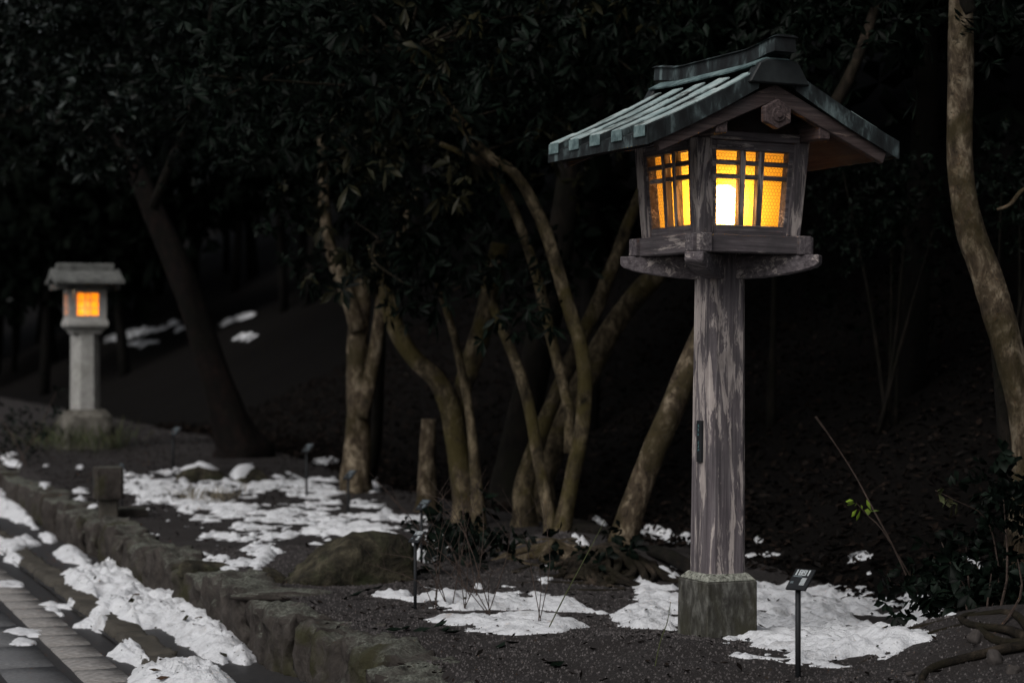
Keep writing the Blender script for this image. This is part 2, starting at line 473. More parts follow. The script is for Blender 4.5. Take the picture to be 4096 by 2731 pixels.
def grid_mesh(name, S, T, zfun, mat, kind=None):
    SS, TT = np.meshgrid(S, T)
    X, Y = xy(SS, TT)
    Z = zfun(X, Y, SS, TT)
    V = np.stack([X.ravel(), Y.ravel(), Z.ravel()], 1)
    ns, ntt = len(S), len(T)
    i = np.arange(ntt - 1)[:, None] * ns + np.arange(ns - 1)[None, :]
    F = np.stack([i.ravel(), i.ravel() + 1, i.ravel() + ns + 1, i.ravel() + ns], 1)
    o = link(name, mesh_np(name, V, F), mat, None, True)
    return o
S = np.concatenate([np.arange(0.12, 3.6, 0.045)])
T = np.concatenate([np.arange(-4.0, 12, 0.05), 12 + np.cumsum(np.linspace(.06, 1.4, 70))])
garden = grid_mesh('garden_ground', S, T, lambda X, Y, s, t: gz(X, Y) - 0.30 * smooth(0.30, 0.12, s), M['ground'])
tag(garden, 'dark gravelly garden bed between the kerb and the hillside', 'ground', kind='structure')
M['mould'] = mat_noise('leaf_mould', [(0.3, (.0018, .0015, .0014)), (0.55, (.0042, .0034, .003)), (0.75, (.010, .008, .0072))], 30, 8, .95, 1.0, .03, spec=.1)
S2 = np.concatenate([[S[-1]], S[-1] + np.cumsum(np.linspace(.045, 2.4, 60))])
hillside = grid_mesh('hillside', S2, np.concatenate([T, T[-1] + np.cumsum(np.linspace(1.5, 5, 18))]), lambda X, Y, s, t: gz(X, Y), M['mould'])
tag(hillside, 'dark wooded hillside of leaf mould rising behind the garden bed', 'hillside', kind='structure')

Sg = np.arange(-0.62, 0.30, 0.06)
Tg = np.arange(-4.0, 42, 0.12)
gutter = grid_mesh('gutter', Sg, Tg, lambda X, Y, s, t: -0.285 + 0.02 * fbm(X * 4, Y * 4, 3, 31), M['asphalt'])
tag(gutter, 'dark wet gutter between kerb and path edging', 'gutter', kind='structure')
path = grid_mesh('path', np.array([-9.0, -0.56]), np.array([-9.0, 46.0]), lambda X, Y, s, t: X * 0 - 0.306, M['asphalt'])
tag(path, 'wet dark path bed carrying rows of stone pavers', 'path', kind='structure')

def rough_block(sx, sy, sz, amp, seed, nx=7, ny=4, nz=4, round_=0.02):
    """rough-hewn stone block centred in x,y, top at z=0"""
    rs = np.random.default_rng(seed)
    gx, gy, gzv = np.linspace(-sx/2, sx/2, nx), np.linspace(-sy/2, sy/2, ny), np.linspace(-sz, 0, nz)
    idx = {}; V = []; F = []
    def vid(i, j, k):
        if (i, j, k) not in idx:
            x, y, z = gx[i], gy[j], gzv[k]
            ex = (i in (0, nx-1)); ey = (j in (0, ny-1)); ez = (k == nz-1)
            if ex + ey + ez >= 2:
                x -= math.copysign(round_, x) * ex; y -= math.copysign(round_, y) * ey; z -= round_ * ez * 0.6
            V.append((x, y, z)); idx[(i, j, k)] = len(V) - 1
        return idx[(i, j, k)]
    def quads(a, b, f):
        for i in range(a - 1):
            for j in range(b - 1):
                F.append((f(i, j), f(i+1, j), f(i+1, j+1), f(i, j+1)))
    quads(nx, ny, lambda i, j: vid(i, j, nz-1))
    quads(ny, nx, lambda j, i: vid(i, j, 0))
    quads(nx, nz, lambda i, k: vid(i, 0, k)); quads(nz, nx, lambda k, i: vid(i, ny-1, k))
    quads(nz, ny, lambda k, j: vid(0, j, k)); quads(ny, nz, lambda j, k: vid(nx-1, j, k))
    V = np.array(V); o = rs.uniform(0, 50, 3)
    for ax in range(3):
        a_, b_ = [(1, 2), (0, 2), (0, 1)][ax]
        big = fbm(V[:, a_] * 4 + o[ax], V[:, b_] * 4 + V[:, ax] * 3, 3, seed + ax)
        fine = fbm(V[:, a_] * 17 + o[ax], V[:, b_] * 13 + V[:, ax] * 11, 3, seed + 9 + ax)
        V[:, ax] += amp * (1.5 * big + 1.1 * fine)
    return mesh_np('block', V, np.array(F))

UANG = math.atan2(UD[1], UD[0])
kerb = empty('kerb', (*xy(0, 0), 0.0), UANG)        # local x runs along the kerb, local -y points into the garden
tag(kerb, 'raised kerb of rough mossy stone blocks along the garden bed', 'kerb', kind='structure')
t = -4.0; k = 0
while t < 40:
    L = random.uniform(0.34, 0.92)
    if t > 18: L *= 1.3
    w = random.uniform(0.24, 0.40)
    hgt = 0.012 + random.uniform(-0.045, 0.025)
    near = t < 9
    b = link('kerb_stone', rough_block(L - 0.028, w, 0.34, 0.072 if near else 0.055, 100 + k, 22 if near else 8, 13 if near else 5, 11 if near else 5, 0.012), M['kerb'], kerb, False)
    b.location = (t + L / 2, -w / 2 - random.uniform(-0.025, 0.05), hgt)
    b.rotation_euler = (random.uniform(-.03, .03), random.uniform(-.02, .02), random.uniform(-.03, .03))
    t += L; k += 1

edging = empty('edging', (*xy(0, 0), 0.0), UANG)
tag(edging, 'low row of worn brown edging stones beside the path', 'edging', kind='structure')
t = -4.0
while t < 38:
    L = random.uniform(0.7, 1.1)
    b = link('edging_stone', rough_block(L - 0.02, 0.20, 0.12, 0.03, 300 + k, 18, 7, 4, 0.012), M['edging'], edging)
    b.location = (t + L / 2, 0.495, -0.245 + random.uniform(-.01, .01))
    b.rotation_euler = (random.uniform(-.04, .04), 0, random.uniform(-.015, .015))
    t += L; k += 1

paving = empty('paving', (*xy(0, 0), 0.0), UANG)
tag(paving, 'rows of pale and grey stone pavers on the path', 'paving', kind='structure')
def paver_row(s_in, s_out, L0, mat, t0, t1, jt, seed):
    t = t0; kk = 0
    while t < t1:
        L = L0 * random.uniform(.93, 1.07)
        b = link('paver', rough_block(L - jt, s_out - s_in - 0.008, 0.05, 0.004, seed + kk, 4, 3, 2, 0.006), mat, paving)
        b.location = (t + L / 2, (s_in + s_out) / 2, -0.288 + random.uniform(-.004, .004))
        b.rotation_euler = (random.uniform(-.008, .008), random.uniform(-.006, .006), random.uniform(-.01, .01))
        t += L; kk += 1
paver_row(0.743, 0.995, 0.45, M['paver'], 0.0, 22, 0.018, 500)
paver_row(1.045, 1.36, 0.82, M['paver_grey'], 0.0, 14, 0.03, 600)
paver_row(1.405, 1.72, 0.82, M['paver_grey'], -0.4, 14, 0.03, 700)
paver_row(1.765, 2.08, 0.82, M['paver_grey'], 0.0, 10, 0.03, 800)

# ------------------------------------------------------------------ the wooden lantern
LX, LY = (2868 - CXP) / FPX * 9.8, 9.8
LROT = math.radians(25)
lan = empty('wooden_lantern', (LX, LY, 0.0), LROT)
lan.rotation_euler = (0, math.radians(0.5), LROT)
tag(lan, 'tall weathered wooden lantern with green copper gable roof and glowing amber windows', 'lantern')

def chamfer_sq(w, c):
    h = w / 2
    return [(-h + c, -h), (h - c, -h), (h, -h + c), (h, h - c), (h - c, h), (-h + c, h), (-h, h - c), (-h, -h + c)]
def sq(w):
    h = w / 2
    return [(-h, -h), (h, -h), (h, h), (-h, h)]

m = MB(); m.rings([[(x, y, z) for x, y in sq(w)] for w, z in ((.288, -.35), (.284, 0.0), (.280, 0.292))])
base = m.build('stone_base', M['base_stone'], lan, bevel=0.006)
m = MB(); m.rings([[(x, y, z) for x, y in sq(w)] for w, z in ((.276, 0.2935), (.212, 0.329))])
m.build('chamfered_top', M['base_top'], base, bevel=0.004)
m = MB(); m.rings([[(x, y, z) for x, y in chamfer_sq(.212 - .012 * (z - .3), .026)] for z in np.linspace(.31, 1.93, 14)])
post = m.build('post', M['wood_z'], lan)
# name plaque on the left face of the post
m = MB(); m.box(-.1045 - .012, -.098, -.022, .022, .86, 1.06); m.v = [(x, y - .008, z) for x, y, z in m.v]
plq = m.build('plaque', M['black_metal'], post, bevel=0.002)
m = MB()
rs = np.random.default_rng(5)
for zc in (1.035, 1.015, .995, .955, .935, .915):
    for kk in range(4):
        y0 = -.008 + rs.uniform(-.008, .004); zz = zc + rs.uniform(-.006, .006)
        if kk % 2: m.box(-.1178, -.1172, y0, y0 + rs.uniform(.006, .012), zz, zz + .0014)
        else: m.box(-.1178, -.1172, y0, y0 + .0014, zz - .005, zz + .005)
tag(m.build('lettering', M['print_teal'], plq), kind='stuff')

# four boat-shaped bracket arms along the diagonals
def arm(ang, zo):
    m = MB()
    prof = [(-.02, .0), (.12, .0), (.22, .006), (.33, .020), (.42, .038), (.475, .056), (.492, .070), (.492, .112), (-.02, .112)]
    ca, sa = math.cos(ang), math.sin(ang)
    m.prism(prof, lambda p, w: (p[0]*ca - w*sa, p[0]*sa + w*ca, 1.742 + zo + p[1]), -.045, .045)
    return m.build('bracket_arm', M['wood_x'] if abs(ca) > abs(sa) else M['wood_y'], lan, bevel=0.005)
for kk in range(4):
    arm(math.radians(45 + 90 * kk), 0.0 if kk % 2 == 0 else 0.0025)
# tray of four crossed beams
for sgn in (-1, 1):
    m = MB(); y = sgn * .275; m.box(-.335, .335, y - .036, y + .036, 1.857, 1.942)
    m.build('tray_beam', M['wood_x'], lan, bevel=0.005)
    m = MB(); x = sgn * .275; m.box(x - .036, x + .036, -.335, .335, 1.8545, 1.9445)
    m.build('tray_beam', M['wood_y'], lan, bevel=0.005)
m = MB(); m.box(-.24, .24, -.24, .24, 1.88, 1.90); m.build('floor_board', M['wood_x'], lan)

Z0, Z1 = 1.945, 2.372
def hw(z): return .281 + .029 * (z - Z0) / (Z1 - Z0)
def face(kk, u, z, d):
    """point on body face kk (0 front gable side, 1 right, 2 back, 3 left), u across, d inwards"""
    h = hw(z); x, y = u * h / .31, -(h - d)
    for _ in range(kk): x, y = -y, x
    return (x, y, z)
def fbox(m, kk, u0, u1, z0, z1, d0, d1):
    m.hexa([face(kk, u0, z0, d0), face(kk, u1, z0, d0), face(kk, u1, z0, d1), face(kk, u0, z0, d1),
            face(kk, u0, z1, d0), face(kk, u1, z1, d0), face(kk, u1, z1, d1), face(kk, u0, z1, d1)])
# corner posts
for sx in (-1, 1):
    for sy in (-1, 1):
        m = MB(); r = []
        for z in np.linspace(Z0 - .004, Z1 + .02, 6):
            h = hw(z); a, b = h - .082, h
            q = [(a, a), (b, a), (b, b), (a, b)]
            r.append([(sx * p[0], sy * p[1], z) for p in (q if sx * sy > 0 else q[::-1])])
        m.rings(r); m.build('corner_post', M['wood_z'], lan, bevel=0.006)
UO, ZB, ZT = .202, 1.988, 2.338
def hexwire(m, kk, d):
    a = .0105; r = .0009
    w = math.sqrt(3) * a
    segs = []
    for j in range(int((ZT - ZB) / (1.5 * a)) + 1):
        for i in range(int(2 * UO / w) + 1):
            cx = -UO + (i + .5 * (j % 2)) * w; cz = ZB + j * 1.5 * a
            p = [(cx + a * math.sin(math.radians(60 * q)), cz + a * math.cos(math.radians(60 * q)) * 1.0) for q in range(4)]
            segs += [(p[0], p[1]), (p[1], p[2]), (p[2], p[3])]
    for (u0, z0), (u1, z1) in segs:
        if not (-UO < u0 < UO and -UO < u1 < UO and ZB < z0 < ZT and ZB < z1 < ZT): continue
        L = math.hypot(u1 - u0, z1 - z0); nx, nz = -(z1 - z0) / L * r, (u1 - u0) / L * r
        n0 = len(m.v)
        m.v += [face(kk, u0 + nx, z0 + nz, d), face(kk, u1 + nx, z1 + nz, d), face(kk, u1 - nx, z1 - nz, d), face(kk, u0 - nx, z0 - nz, d)]
        m.v += [face(kk, u0, z0, d + .0012), face(kk, u1, z1, d + .0012)]
        m.f += [(n0, n0+1, n0+2, n0+3), (n0+3, n0+2, n0+5, n0+4), (n0+1, n0, n0+4, n0+5)]
for kk in range(4):
    wx = M['wood_x'] if kk % 2 == 0 else M['wood_y']
    m = MB()
    fbox(m, kk, -UO, UO, ZB - .046, ZB, .006, .060)
    fbox(m, kk, -UO, UO, ZT, Z1 + .01, .006, .060)
    fbox(m, kk, -UO - .030, -UO, ZB - .046, Z1 + .01, .008, .062)
    fbox(m, kk, UO, UO + .030, ZB - .046, Z1 + .01, .008, .062)
    wf = m.build('window_frame', wx, lan, bevel=0.003)
    for u in (-.0525, .0525):
        m = MB(); fbox(m, kk, u - .016, u + .016, ZB, ZT, .012, .048); m.build('mullion', M['wood_z'], wf, bevel=0.002)
    for fr in (.163, .350):
        z = ZT - fr * (ZT - ZB)
        m = MB(); fbox(m, kk, -UO, UO, z - .0105, z + .0105, .015, .045); m.build('glazing_bar', wx, wf, bevel=0.002)
    m = MB(); fbox(m, kk, -UO - .004, UO + .004, ZB - .004, ZT + .004, .0560, .0585); m.build('pane', M['pane'], wf)
    m = MB(); hexwire(m, kk, .0535); tag(m.build('wire_mesh', M['wire'], wf), kind='stuff')
    m = MB(); fbox(m, kk, -.245, .245, Z1 + .012, Z1 + .052, -.010, .060); m.build('head_beam', wx, lan, bevel=0.004)
m = MB(); m.box(-.26, .26, -.26, .26, Z1 + .015, Z1 + .03); m.build('ceiling_board', M['wood_x'], lan)
# bulb and its light
m = MB(); r = []
for q in np.linspace(0, 1, 11):
    rr = .060 * min(1.0, math.sin(math.pi * min(max(q, .03), .97)) * 2.8) ** .5
    r.append([(rr * math.cos(a), rr * math.sin(a), .20 * q) for a in np.arange(12) / 12 * 6.283])
m.rings(r); BX, BY, BZ = -.070, -.150, 1.985
m.v = [(x + BX, y + BY, z + BZ) for x, y, z in m.v]
m.build('bulb', M['bulb'], lan, True)

# roof
RG, RE = .50, .672
def zr(u):
    u = abs(u); return 2.748 - .585 * u + .115 * u * u
for sx in (-1, 1):
    us = np.linspace(0.0, RE, 9)
    m = MB()
    poly = [(u, zr(u) - .030) for u in us] + [(u, zr(u) - .074) for u in us[::-1]]
    m.prism(poly, lambda p, w: (sx * p[0], w, p[1]), -RG, RG)
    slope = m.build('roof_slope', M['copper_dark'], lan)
    m = MB()
    poly = [(u, zr(u) - .076) for u in us] + [(u, zr(u) - .092) for u in us[::-1]]
    m.prism([(min(a, RE - .03), b) for a, b in poly], lambda p, w: (sx * p[0], w, p[1]), -RG + .05, RG - .05)
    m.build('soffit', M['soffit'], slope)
    # raised copper strips running down the slope, each of four lapped sheets
    for q in range(5):
        yc = -RG + .062 + q * (2 * RG - .124) / 4
        hwid = .046
        ends = [.115, .27, .42, .56, RE + .012]
        for e in range(4):
            u0, u1 = ends[e], ends[e + 1] + (.008 if e < 3 else 0)
            lift = -.0015 * (4 - e); jy0, jy1 = random.uniform(-.006, .006), random.uniform(-.006, .006); jl = random.uniform(-.002, .004)
            m = MB(); uu = np.linspace(u0, u1, 3)
            poly = [(u, zr(u) + .004 + lift) for u in uu] + [(u, zr(u) - .034 + lift) for u in uu[::-1]]
            m.prism(poly, lambda p, w: (sx * p[0], w, p[1]), yc - hwid, yc + hwid)
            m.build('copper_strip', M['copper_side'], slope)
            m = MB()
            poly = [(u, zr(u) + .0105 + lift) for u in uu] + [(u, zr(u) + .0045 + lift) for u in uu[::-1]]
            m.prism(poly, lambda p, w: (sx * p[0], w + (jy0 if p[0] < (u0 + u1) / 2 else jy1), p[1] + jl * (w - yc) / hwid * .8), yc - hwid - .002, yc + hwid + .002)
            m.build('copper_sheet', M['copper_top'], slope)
        m = MB(); u0, u1 = RE + .0125, RE + .019
        m.box(min(sx*u0, sx*u1), max(sx*u0, sx*u1), yc - hwid - .004, yc + hwid + .004, zr(RE) - .052, zr(RE) + .0); m.build('strip_end', M['copper_end'], slope, bevel=0.002)
    m = MB()
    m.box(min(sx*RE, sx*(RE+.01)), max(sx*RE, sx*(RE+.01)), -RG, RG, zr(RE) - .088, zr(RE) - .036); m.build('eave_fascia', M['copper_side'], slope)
    # fascia sheets along the two rakes
    for sy in (-1, 1):
        cuts = [.10, .22, .35, .47, .59, RE + .012]
        for e in range(5):
            u0, u1 = cuts[e] + .0015, cuts[e + 1]
            d = .004 + .002 * (e % 2)
            m = MB()
            poly = [(u0, zr(u0) - .002), (u1, zr(u1) - .002), (u1, zr(u1) - .086), (u0, zr(u0) - .086)]
            m.prism(poly, lambda p, w: (sx * p[0], sy * w, p[1]), RG + .0005, RG + .004 + d)
            m.build('rake_fascia', M['copper_side'], slope)
        # barge board
        m = MB()
        poly = [(0, 2.632), (.63, 2.355), (.605, 2.292), (.0, 2.556)]
        m.prism(poly, lambda p, w: (sx * p[0], sy * w, p[1]), RG - .052, RG - .012)
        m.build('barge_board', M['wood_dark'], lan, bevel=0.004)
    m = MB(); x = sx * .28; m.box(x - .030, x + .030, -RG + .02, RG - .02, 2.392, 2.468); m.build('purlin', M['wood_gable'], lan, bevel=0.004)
for sy in (-1, 1):
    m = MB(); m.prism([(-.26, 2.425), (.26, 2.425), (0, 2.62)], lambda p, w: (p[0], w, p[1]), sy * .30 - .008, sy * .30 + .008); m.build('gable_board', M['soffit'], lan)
    # hexagonal pendant with a turned boss
    m = MB(); c = 2.487
    m.prism([(0, c - .066), (.071, c - .033), (.071, c + .036), (0, c + .074), (-.071, c + .036), (-.071, c - .033)], lambda p, w: (p[0], w, p[1]), sy * .475, sy * .515)
    pend = m.build('gable_pendant', M['wood_gable'], lan, bevel=0.004)
    for rad, y0, y1 in ((.036, .5155, .523), (.018, .5235, .530)):
        m = MB(); m.prism([(rad * math.cos(a), c + .002 + rad * math.sin(a)) for a in np.arange(18) / 18 * 6.283], lambda p, w: (p[0], sy * w, p[1]), y0, y1)
        m.build('boss', M['wood_gable'], pend, bevel=0.003)
# ridge
def ridge_strip(name, prof, half, mat, parent, up=.030):
    """prof: list of (x,z) profile, lofted along y with upturned ends"""
    m = MB(); r = []
    for y in np.linspace(-half, half, 25):
        f = max(0, (abs(y) - .30) / (half - .30)); dz = up * f * f * (3 - 2 * f)
        r.append([(x, y, z + dz) for x, z in prof])
    m.rings(r); return m.build(name, mat, parent)
ridge = ridge_strip('ridge_box', [(-.058, 2.742), (.058, 2.742), (.054, 2.806), (-.054, 2.806)], .570, M['copper_side'], lan)
ridge_strip('ridge_cap', [(-.066, 2.8075), (.066, 2.8075), (.045, 2.818), (-.045, 2.818)], .580, M['copper_side'], ridge)
ridge_strip('ridge_flange', [(-.130, 2.706), (-.126, 2.700), (0, 2.728), (.126, 2.700), (.130, 2.706), (.060, 2.7415), (-.060, 2.7415)], .50, M['copper_end'], ridge, .010)
for sy in (-1, 1):
    m = MB(); m.prism([(-.165, 2.628), (.165, 2.628), (.108, 2.722), (.070, 2.7405), (-.070, 2.7405), (-.108, 2.722)], lambda p, w: (p[0], sy * w, p[1]), RG - .04, RG + .03)
    m.build('ridge_end_plate', M['copper_dark'], ridge, bevel=0.006)  # plate kept wide so its black also paints the shading under the ridge

# ------------------------------------------------------------------ the stone lantern
def gp(x, y):
    return float(gz(np.array(x), np.array(y)))
SD = 25.6
SX = (340 - CXP) / FPX * SD
sl = empty('stone_lantern', (SX, SD, gp(SX, SD) - .02), math.radians(21))
ZS = gp(SX, SD) - .02
tag(sl, 'pale stone lantern with gabled stone roof and lit window at the far left', 'lantern')
def zrel(z): return z - ZS
m = MB(); r = []
for w, c, z in ((.66, .08, -.2), (.66, .08, .30), (.62, .12, .42), (.50, .14, .50), (.44, .12, .515)):
    r.append([(x, y, z) for x, y in chamfer_sq(w, c)])
m.rings(r); m.build('base', M['kerb_pale'], sl, bevel=0.02)
m = MB(); r = []
for w, z in ((.352, .50), (.340, zrel(1.64))):
    r.append([(x, y, z) for x, y in chamfer_sq(w, .088)])
m.rings(r); m.build('post', M['lantern_stone'], sl, bevel=0.008)
m = MB(); r = []
for w, z in ((.36, 1.60), (.40, 1.645), (.52, 1.70), (.52, 1.74), (.48, 1.80)):
    r.append([(x, y, zrel(z)) for x, y in sq(w)])
m.rings(r); m.build('bracket_tray', M['lantern_stone'], sl, bevel=0.008)
def sface(kk, u, z, d):
    x, y = u, -(.232 + .012 * (z - 1.8) / .35 - d)
    for _ in range(kk): x, y = -y, x
    return (x, y, zrel(z))
def sbox(m, kk, u0, u1, z0, z1, d0, d1):
    m.hexa([sface(kk, u0, z0, d0), sface(kk, u1, z0, d0), sface(kk, u1, z0, d1), sface(kk, u0, z0, d1), sface(kk, u0, z1, d0), sface(kk, u1, z1, d0), sface(kk, u1, z1, d1), sface(kk, u0, z1, d1)])
for kk in range(4):
    m = MB(); sbox(m, kk, -.135, .135, 1.795, 1.835, 0, .06); sbox(m, kk, -.135, .135, 2.115, 2.16, 0, .06)
    sbox(m, kk, .135, .232, 1.795, 2.16, .0015, .06)
    sbox(m, kk, -.1705, -.135, 1.795, 2.16, .0015, .06)
    fw = m.build('firebox_wall', M['lantern_stone'], sl)
    m = MB(); sbox(m, kk, -.14, .14, 1.83, 2.12, .035, .040); m.build('pane', M['pane_far'], fw)
    for u in (-.030, .030):
        m = MB(); sbox(m, kk, u - .009, u + .009, 1.836, 2.114, .012, .03); m.build('mullion', M['lantern_stone'], fw)
    for z in (1.925, 2.02):
        m = MB(); sbox(m, kk, -.134, .134, z - .007, z + .007, .015, .028); m.build('glazing_bar', M['lantern_stone'], fw)
m = MB(); m.box(-.22, .22, -.22, .22, zrel(2.15), zrel(2.175)); m.box(-.28, .28, -.30, .30, zrel(2.176), zrel(2.25)); m.build('eave_block', M['roof_stone'], sl, bevel=0.01)
m = MB()
pr = [(0, 2.43), (.10, 2.40), (.20, 2.345), (.32, 2.30), (.43, 2.285), (.44, 2.225), (.30, 2.235), (.0, 2.30)]
poly = pr + [(-a, b) for a, b in pr[-2:0:-1]]
m.prism(poly, lambda p, w: (w, p[0], zrel(p[1])), -.435, .435)
rf = m.build('roof', M['roof_stone'], sl, bevel=0.012)
m = MB(); m.box(-.36, .36, -.085, .085, zrel(2.395), zrel(2.495)); m.build('ridge', M['roof_stone'], rf, bevel=0.012)
for sx in (-.375, .375):
    for sy in (-.2, .2):
        m = MB(); m.box(sx - .035, sx + .035, sy - .04, sy + .04, zrel(2.16), zrel(2.235)); m.build('eave_purlin', M['roof_stone'], rf)
m = MB(); r = []
for q in np.linspace(0, 1, 9):
    rr = .05 * min(1.0, math.sin(math.pi * min(max(q, .03), .97)) * 2.2) ** .7
    r.append([(rr * math.cos(a), rr * math.sin(a), zrel(1.84) + .16 * q) for a in np.arange(10) / 10 * 6.283])
m.rings(r); m.build('bulb', M['bulb'], sl, True)

# ------------------------------------------------------------------ snow
def inpoly(X, Y, P):
    c = np.zeros(X.shape, bool); n = len(P)
    for i in range(n):
        x0, y0 = P[i]; x1, y1 = P[(i + 1) % n]
        k = ((y0 > Y) != (y1 > Y)) & (X < (x1 - x0) * (Y - y0) / (y1 - y0 + 1e-12) + x0)
        c ^= k
    return c
def polydist(X, Y, P):
    d = np.full(X.shape, 1e9); n = len(P)
    for i in range(n):
        ax, ay = P[i]; bx, by = P[(i + 1) % n]
        dx, dy = bx - ax, by - ay; L = dx * dx + dy * dy + 1e-12
        h = np.clip(((X - ax) * dx + (Y - ay) * dy) / L, 0, 1)
        d = np.minimum(d, np.hypot(X - ax - h * dx, Y - ay - h * dy))
    return np.where(inpoly(X, Y, P), d, -d)

def snow_field(name, polys, label, zfun, thick, res, edge=0.10, rag=0.06, lump=0.35, holes=0.0, seed=0, extra=None, nscale=9.0):
    """polys: photo-pixel polygons traced on the ground; a heap whose rim dips under the ground"""
    W = []
    for P in polys:
        W.append([tuple(px2g(px, py, zfun)[:2]) for px, py in P])
    A = np.array([p for w in W for p in w])
    x0, y0 = A.min(0) - .15; x1, y1 = A.max(0) + .15
    xs = np.arange(x0, x1, res); ys = np.arange(y0, y1, res)
    X, Y = np.meshgrid(xs, ys)
    d = np.full(X.shape, -1e9)
    for w in W: d = np.maximum(d, polydist(X, Y, w))
    d = d + rag * 2.2 * fbm(X * nscale, Y * nscale, 4, 40 + seed)
    if zfun is gz: d = np.minimum(d, st(X, Y)[0] - .20)
    if holes > 0:
        hn = fbm(X * 5.6 + 3, Y * 4.6, 5, 80 + seed) + .5
        d = np.minimum(d, ((1 - holes) * .78 - hn) * .55)
    bil = lambda f, q: 1 - np.abs(2 * fbm(X * f, Y * f, 3, q) * 1.7)
    h = smooth(-0.02, edge, d) * (.55 + .45 * smooth(0, edge * 2.2, d)) * thick * (1 + lump * (1.5 * bil(4.5, 60 + seed) - 1.0) + lump * .75 * (bil(12, 70 + seed) - .7) + lump * .35 * (bil(34, 75 + seed) - .7))
    keep = h > thick * .04
    Z = zfun(X, Y) + np.where(d > -.02, h, 0) - np.where(keep, 0, .03)
    ny, nx = X.shape
    i = (np.arange(ny - 1)[:, None] * nx + np.arange(nx - 1)[None, :])
    kq = (keep[:-1, :-1] | keep[1:, :-1] | keep[:-1, 1:] | keep[1:, 1:])
    i = i[kq].ravel()
    F = np.stack([i, i + 1, i + nx + 1, i + nx], 1)
    V = np.stack([X.ravel(), Y.ravel(), Z.ravel()], 1)
    used, inv = np.unique(F, return_inverse=True)
    o = link(name, mesh_np(name, V[used], inv.reshape(F.shape)), M['snow'], None, True)
    return tag(o, label, 'snow', kind='stuff')

C1 = lambda L: [(x * .3189, 1750 + y * .3189) for x, y in L]
C2 = lambda L: [(x * .3189, 2231 + y * .3189) for x, y in L]
C3 = lambda L: [(600 + x * .3189, 2231 + y * .3189) for x, y in L]
C6 = lambda L: [(1000 + x * .7228, 1900 + y * .7228) for x, y in L]
C7 = lambda L: [(2900 + x * .7214, 1600 + y * .7214) for x, y in L]
C8 = lambda L: [(2250 + x * .3827, 1900 + y * .3827) for x, y in L]
C9 = lambda L: [(600 + x * .3827, 1700 + y * .3827) for x, y in L]
def zgut(x, y):
    s, t = st(np.asarray(x, float), np.asarray(y, float))
    return np.where(s < -.60, -.290, np.where(s < -.39, -.248, -.270))
snow_field('snow_heap', [C2([(740,220),(1080,190),(1250,110),(1390,70),(1600,60),(1690,140),(1650,220),(1800,230),(1830,300),(1900,410),(2020,470),(2100,520)]) +
    C3([(200,510),(330,470),(440,530),(470,600),(630,680),(720,720),(840,760),(920,720),(985,820),(1040,920),(1160,1000),(1190,1090),(1270,1180),(1310,1255),(1210,1320),(1100,1290),(1000,1250),(910,1310),(820,1270),(650,1210),(510,1100),(360,1040),(280,930),(120,850),(0,860)]) +
    C2([(1870,860),(1640,830),(1450,790),(1420,740),(1310,840),(1150,860),(950,840),(1150,680),(1250,610),(1220,540),(1310,460),(1200,460),(930,390),(860,320),(760,270)])],
    'long lumpy heap of old snow lying in the gutter against the kerb', zgut, .085, .014, .10, .035, .55, seed=1)
snow_field('snow_heap', [C1([(-300,560),(0,640),(40,690),(150,690),(215,780),(230,870),(340,930),(440,1020),(465,1140),(400,1140),(370,1090),(290,1055),(170,1060),(130,1010),(60,990),(0,960),(-300,860)])],
    'snow heap at the left edge between kerb and edging', zgut, .11, .018, .12, .03, .5, seed=2)
snow_field('snow_patch', [C1([(-80,1180),(50,1270),(110,1310),(250,1245),(390,1240),(430,1310),(510,1330),(380,1360),(230,1400),(150,1450),(60,1450),(-80,1400)]), C1([(500,1200),(640,1200),(730,1270),(650,1310),(560,1280)]), C1([(80,1490),(270,1470),(250,1530),(90,1530)])],
    'thin broken snow on the path by the end of the edging stones', zgut, .035, .016, .06, .03, .6, seed=3)
snow_field('snow_patch', [C1([(670,1430),(900,1395),(1030,1430),(1080,1510),(1130,1540),(1130,1600),(1040,1660),(1000,1570),(800,1545)])],
    'small snow patch in the gutter behind the long snow heap', zgut, .05, .015, .06, .03, .6, seed=4)
snow_field('snow_patch', [C2([(1340,1190),(1530,1050),(1710,1080),(1800,1180),(1850,1260),(1560,1265),(1420,1230)])],
    'small lump of snow on the dark path beside the edging', zgut, .05, .012, .06, .03, .7, seed=5)
snow_field('snow_heap', [C2([(1540,1650),(1650,1450),(1750,1330),(1950,1350),(2195,1310)]) + C3([(330,1300),(480,1330),(600,1380),(800,1380),(950,1450),(1100,1560),(1200,1750),(0,1800)])],
    'snow heap at the bottom edge of the picture on the edging', zgut, .075, .012, .10, .03, .5, seed=6)
snow_field('snow_patch', [C2([(60,920),(150,870),(520,900),(500,960),(240,965)]), C2([(470,590),(640,545),(790,580),(900,495),(930,540),(700,605),(780,700),(620,660)]), C2([(-60,290),(280,295),(280,360),(-60,360)]), C2([(40,1080),(280,1000),(450,1040),(420,1090),(200,1090)])],
    'thin snow remnants scattered on the pale pavers', zgut, .018, .013, .05, .04, .6, seed=7)

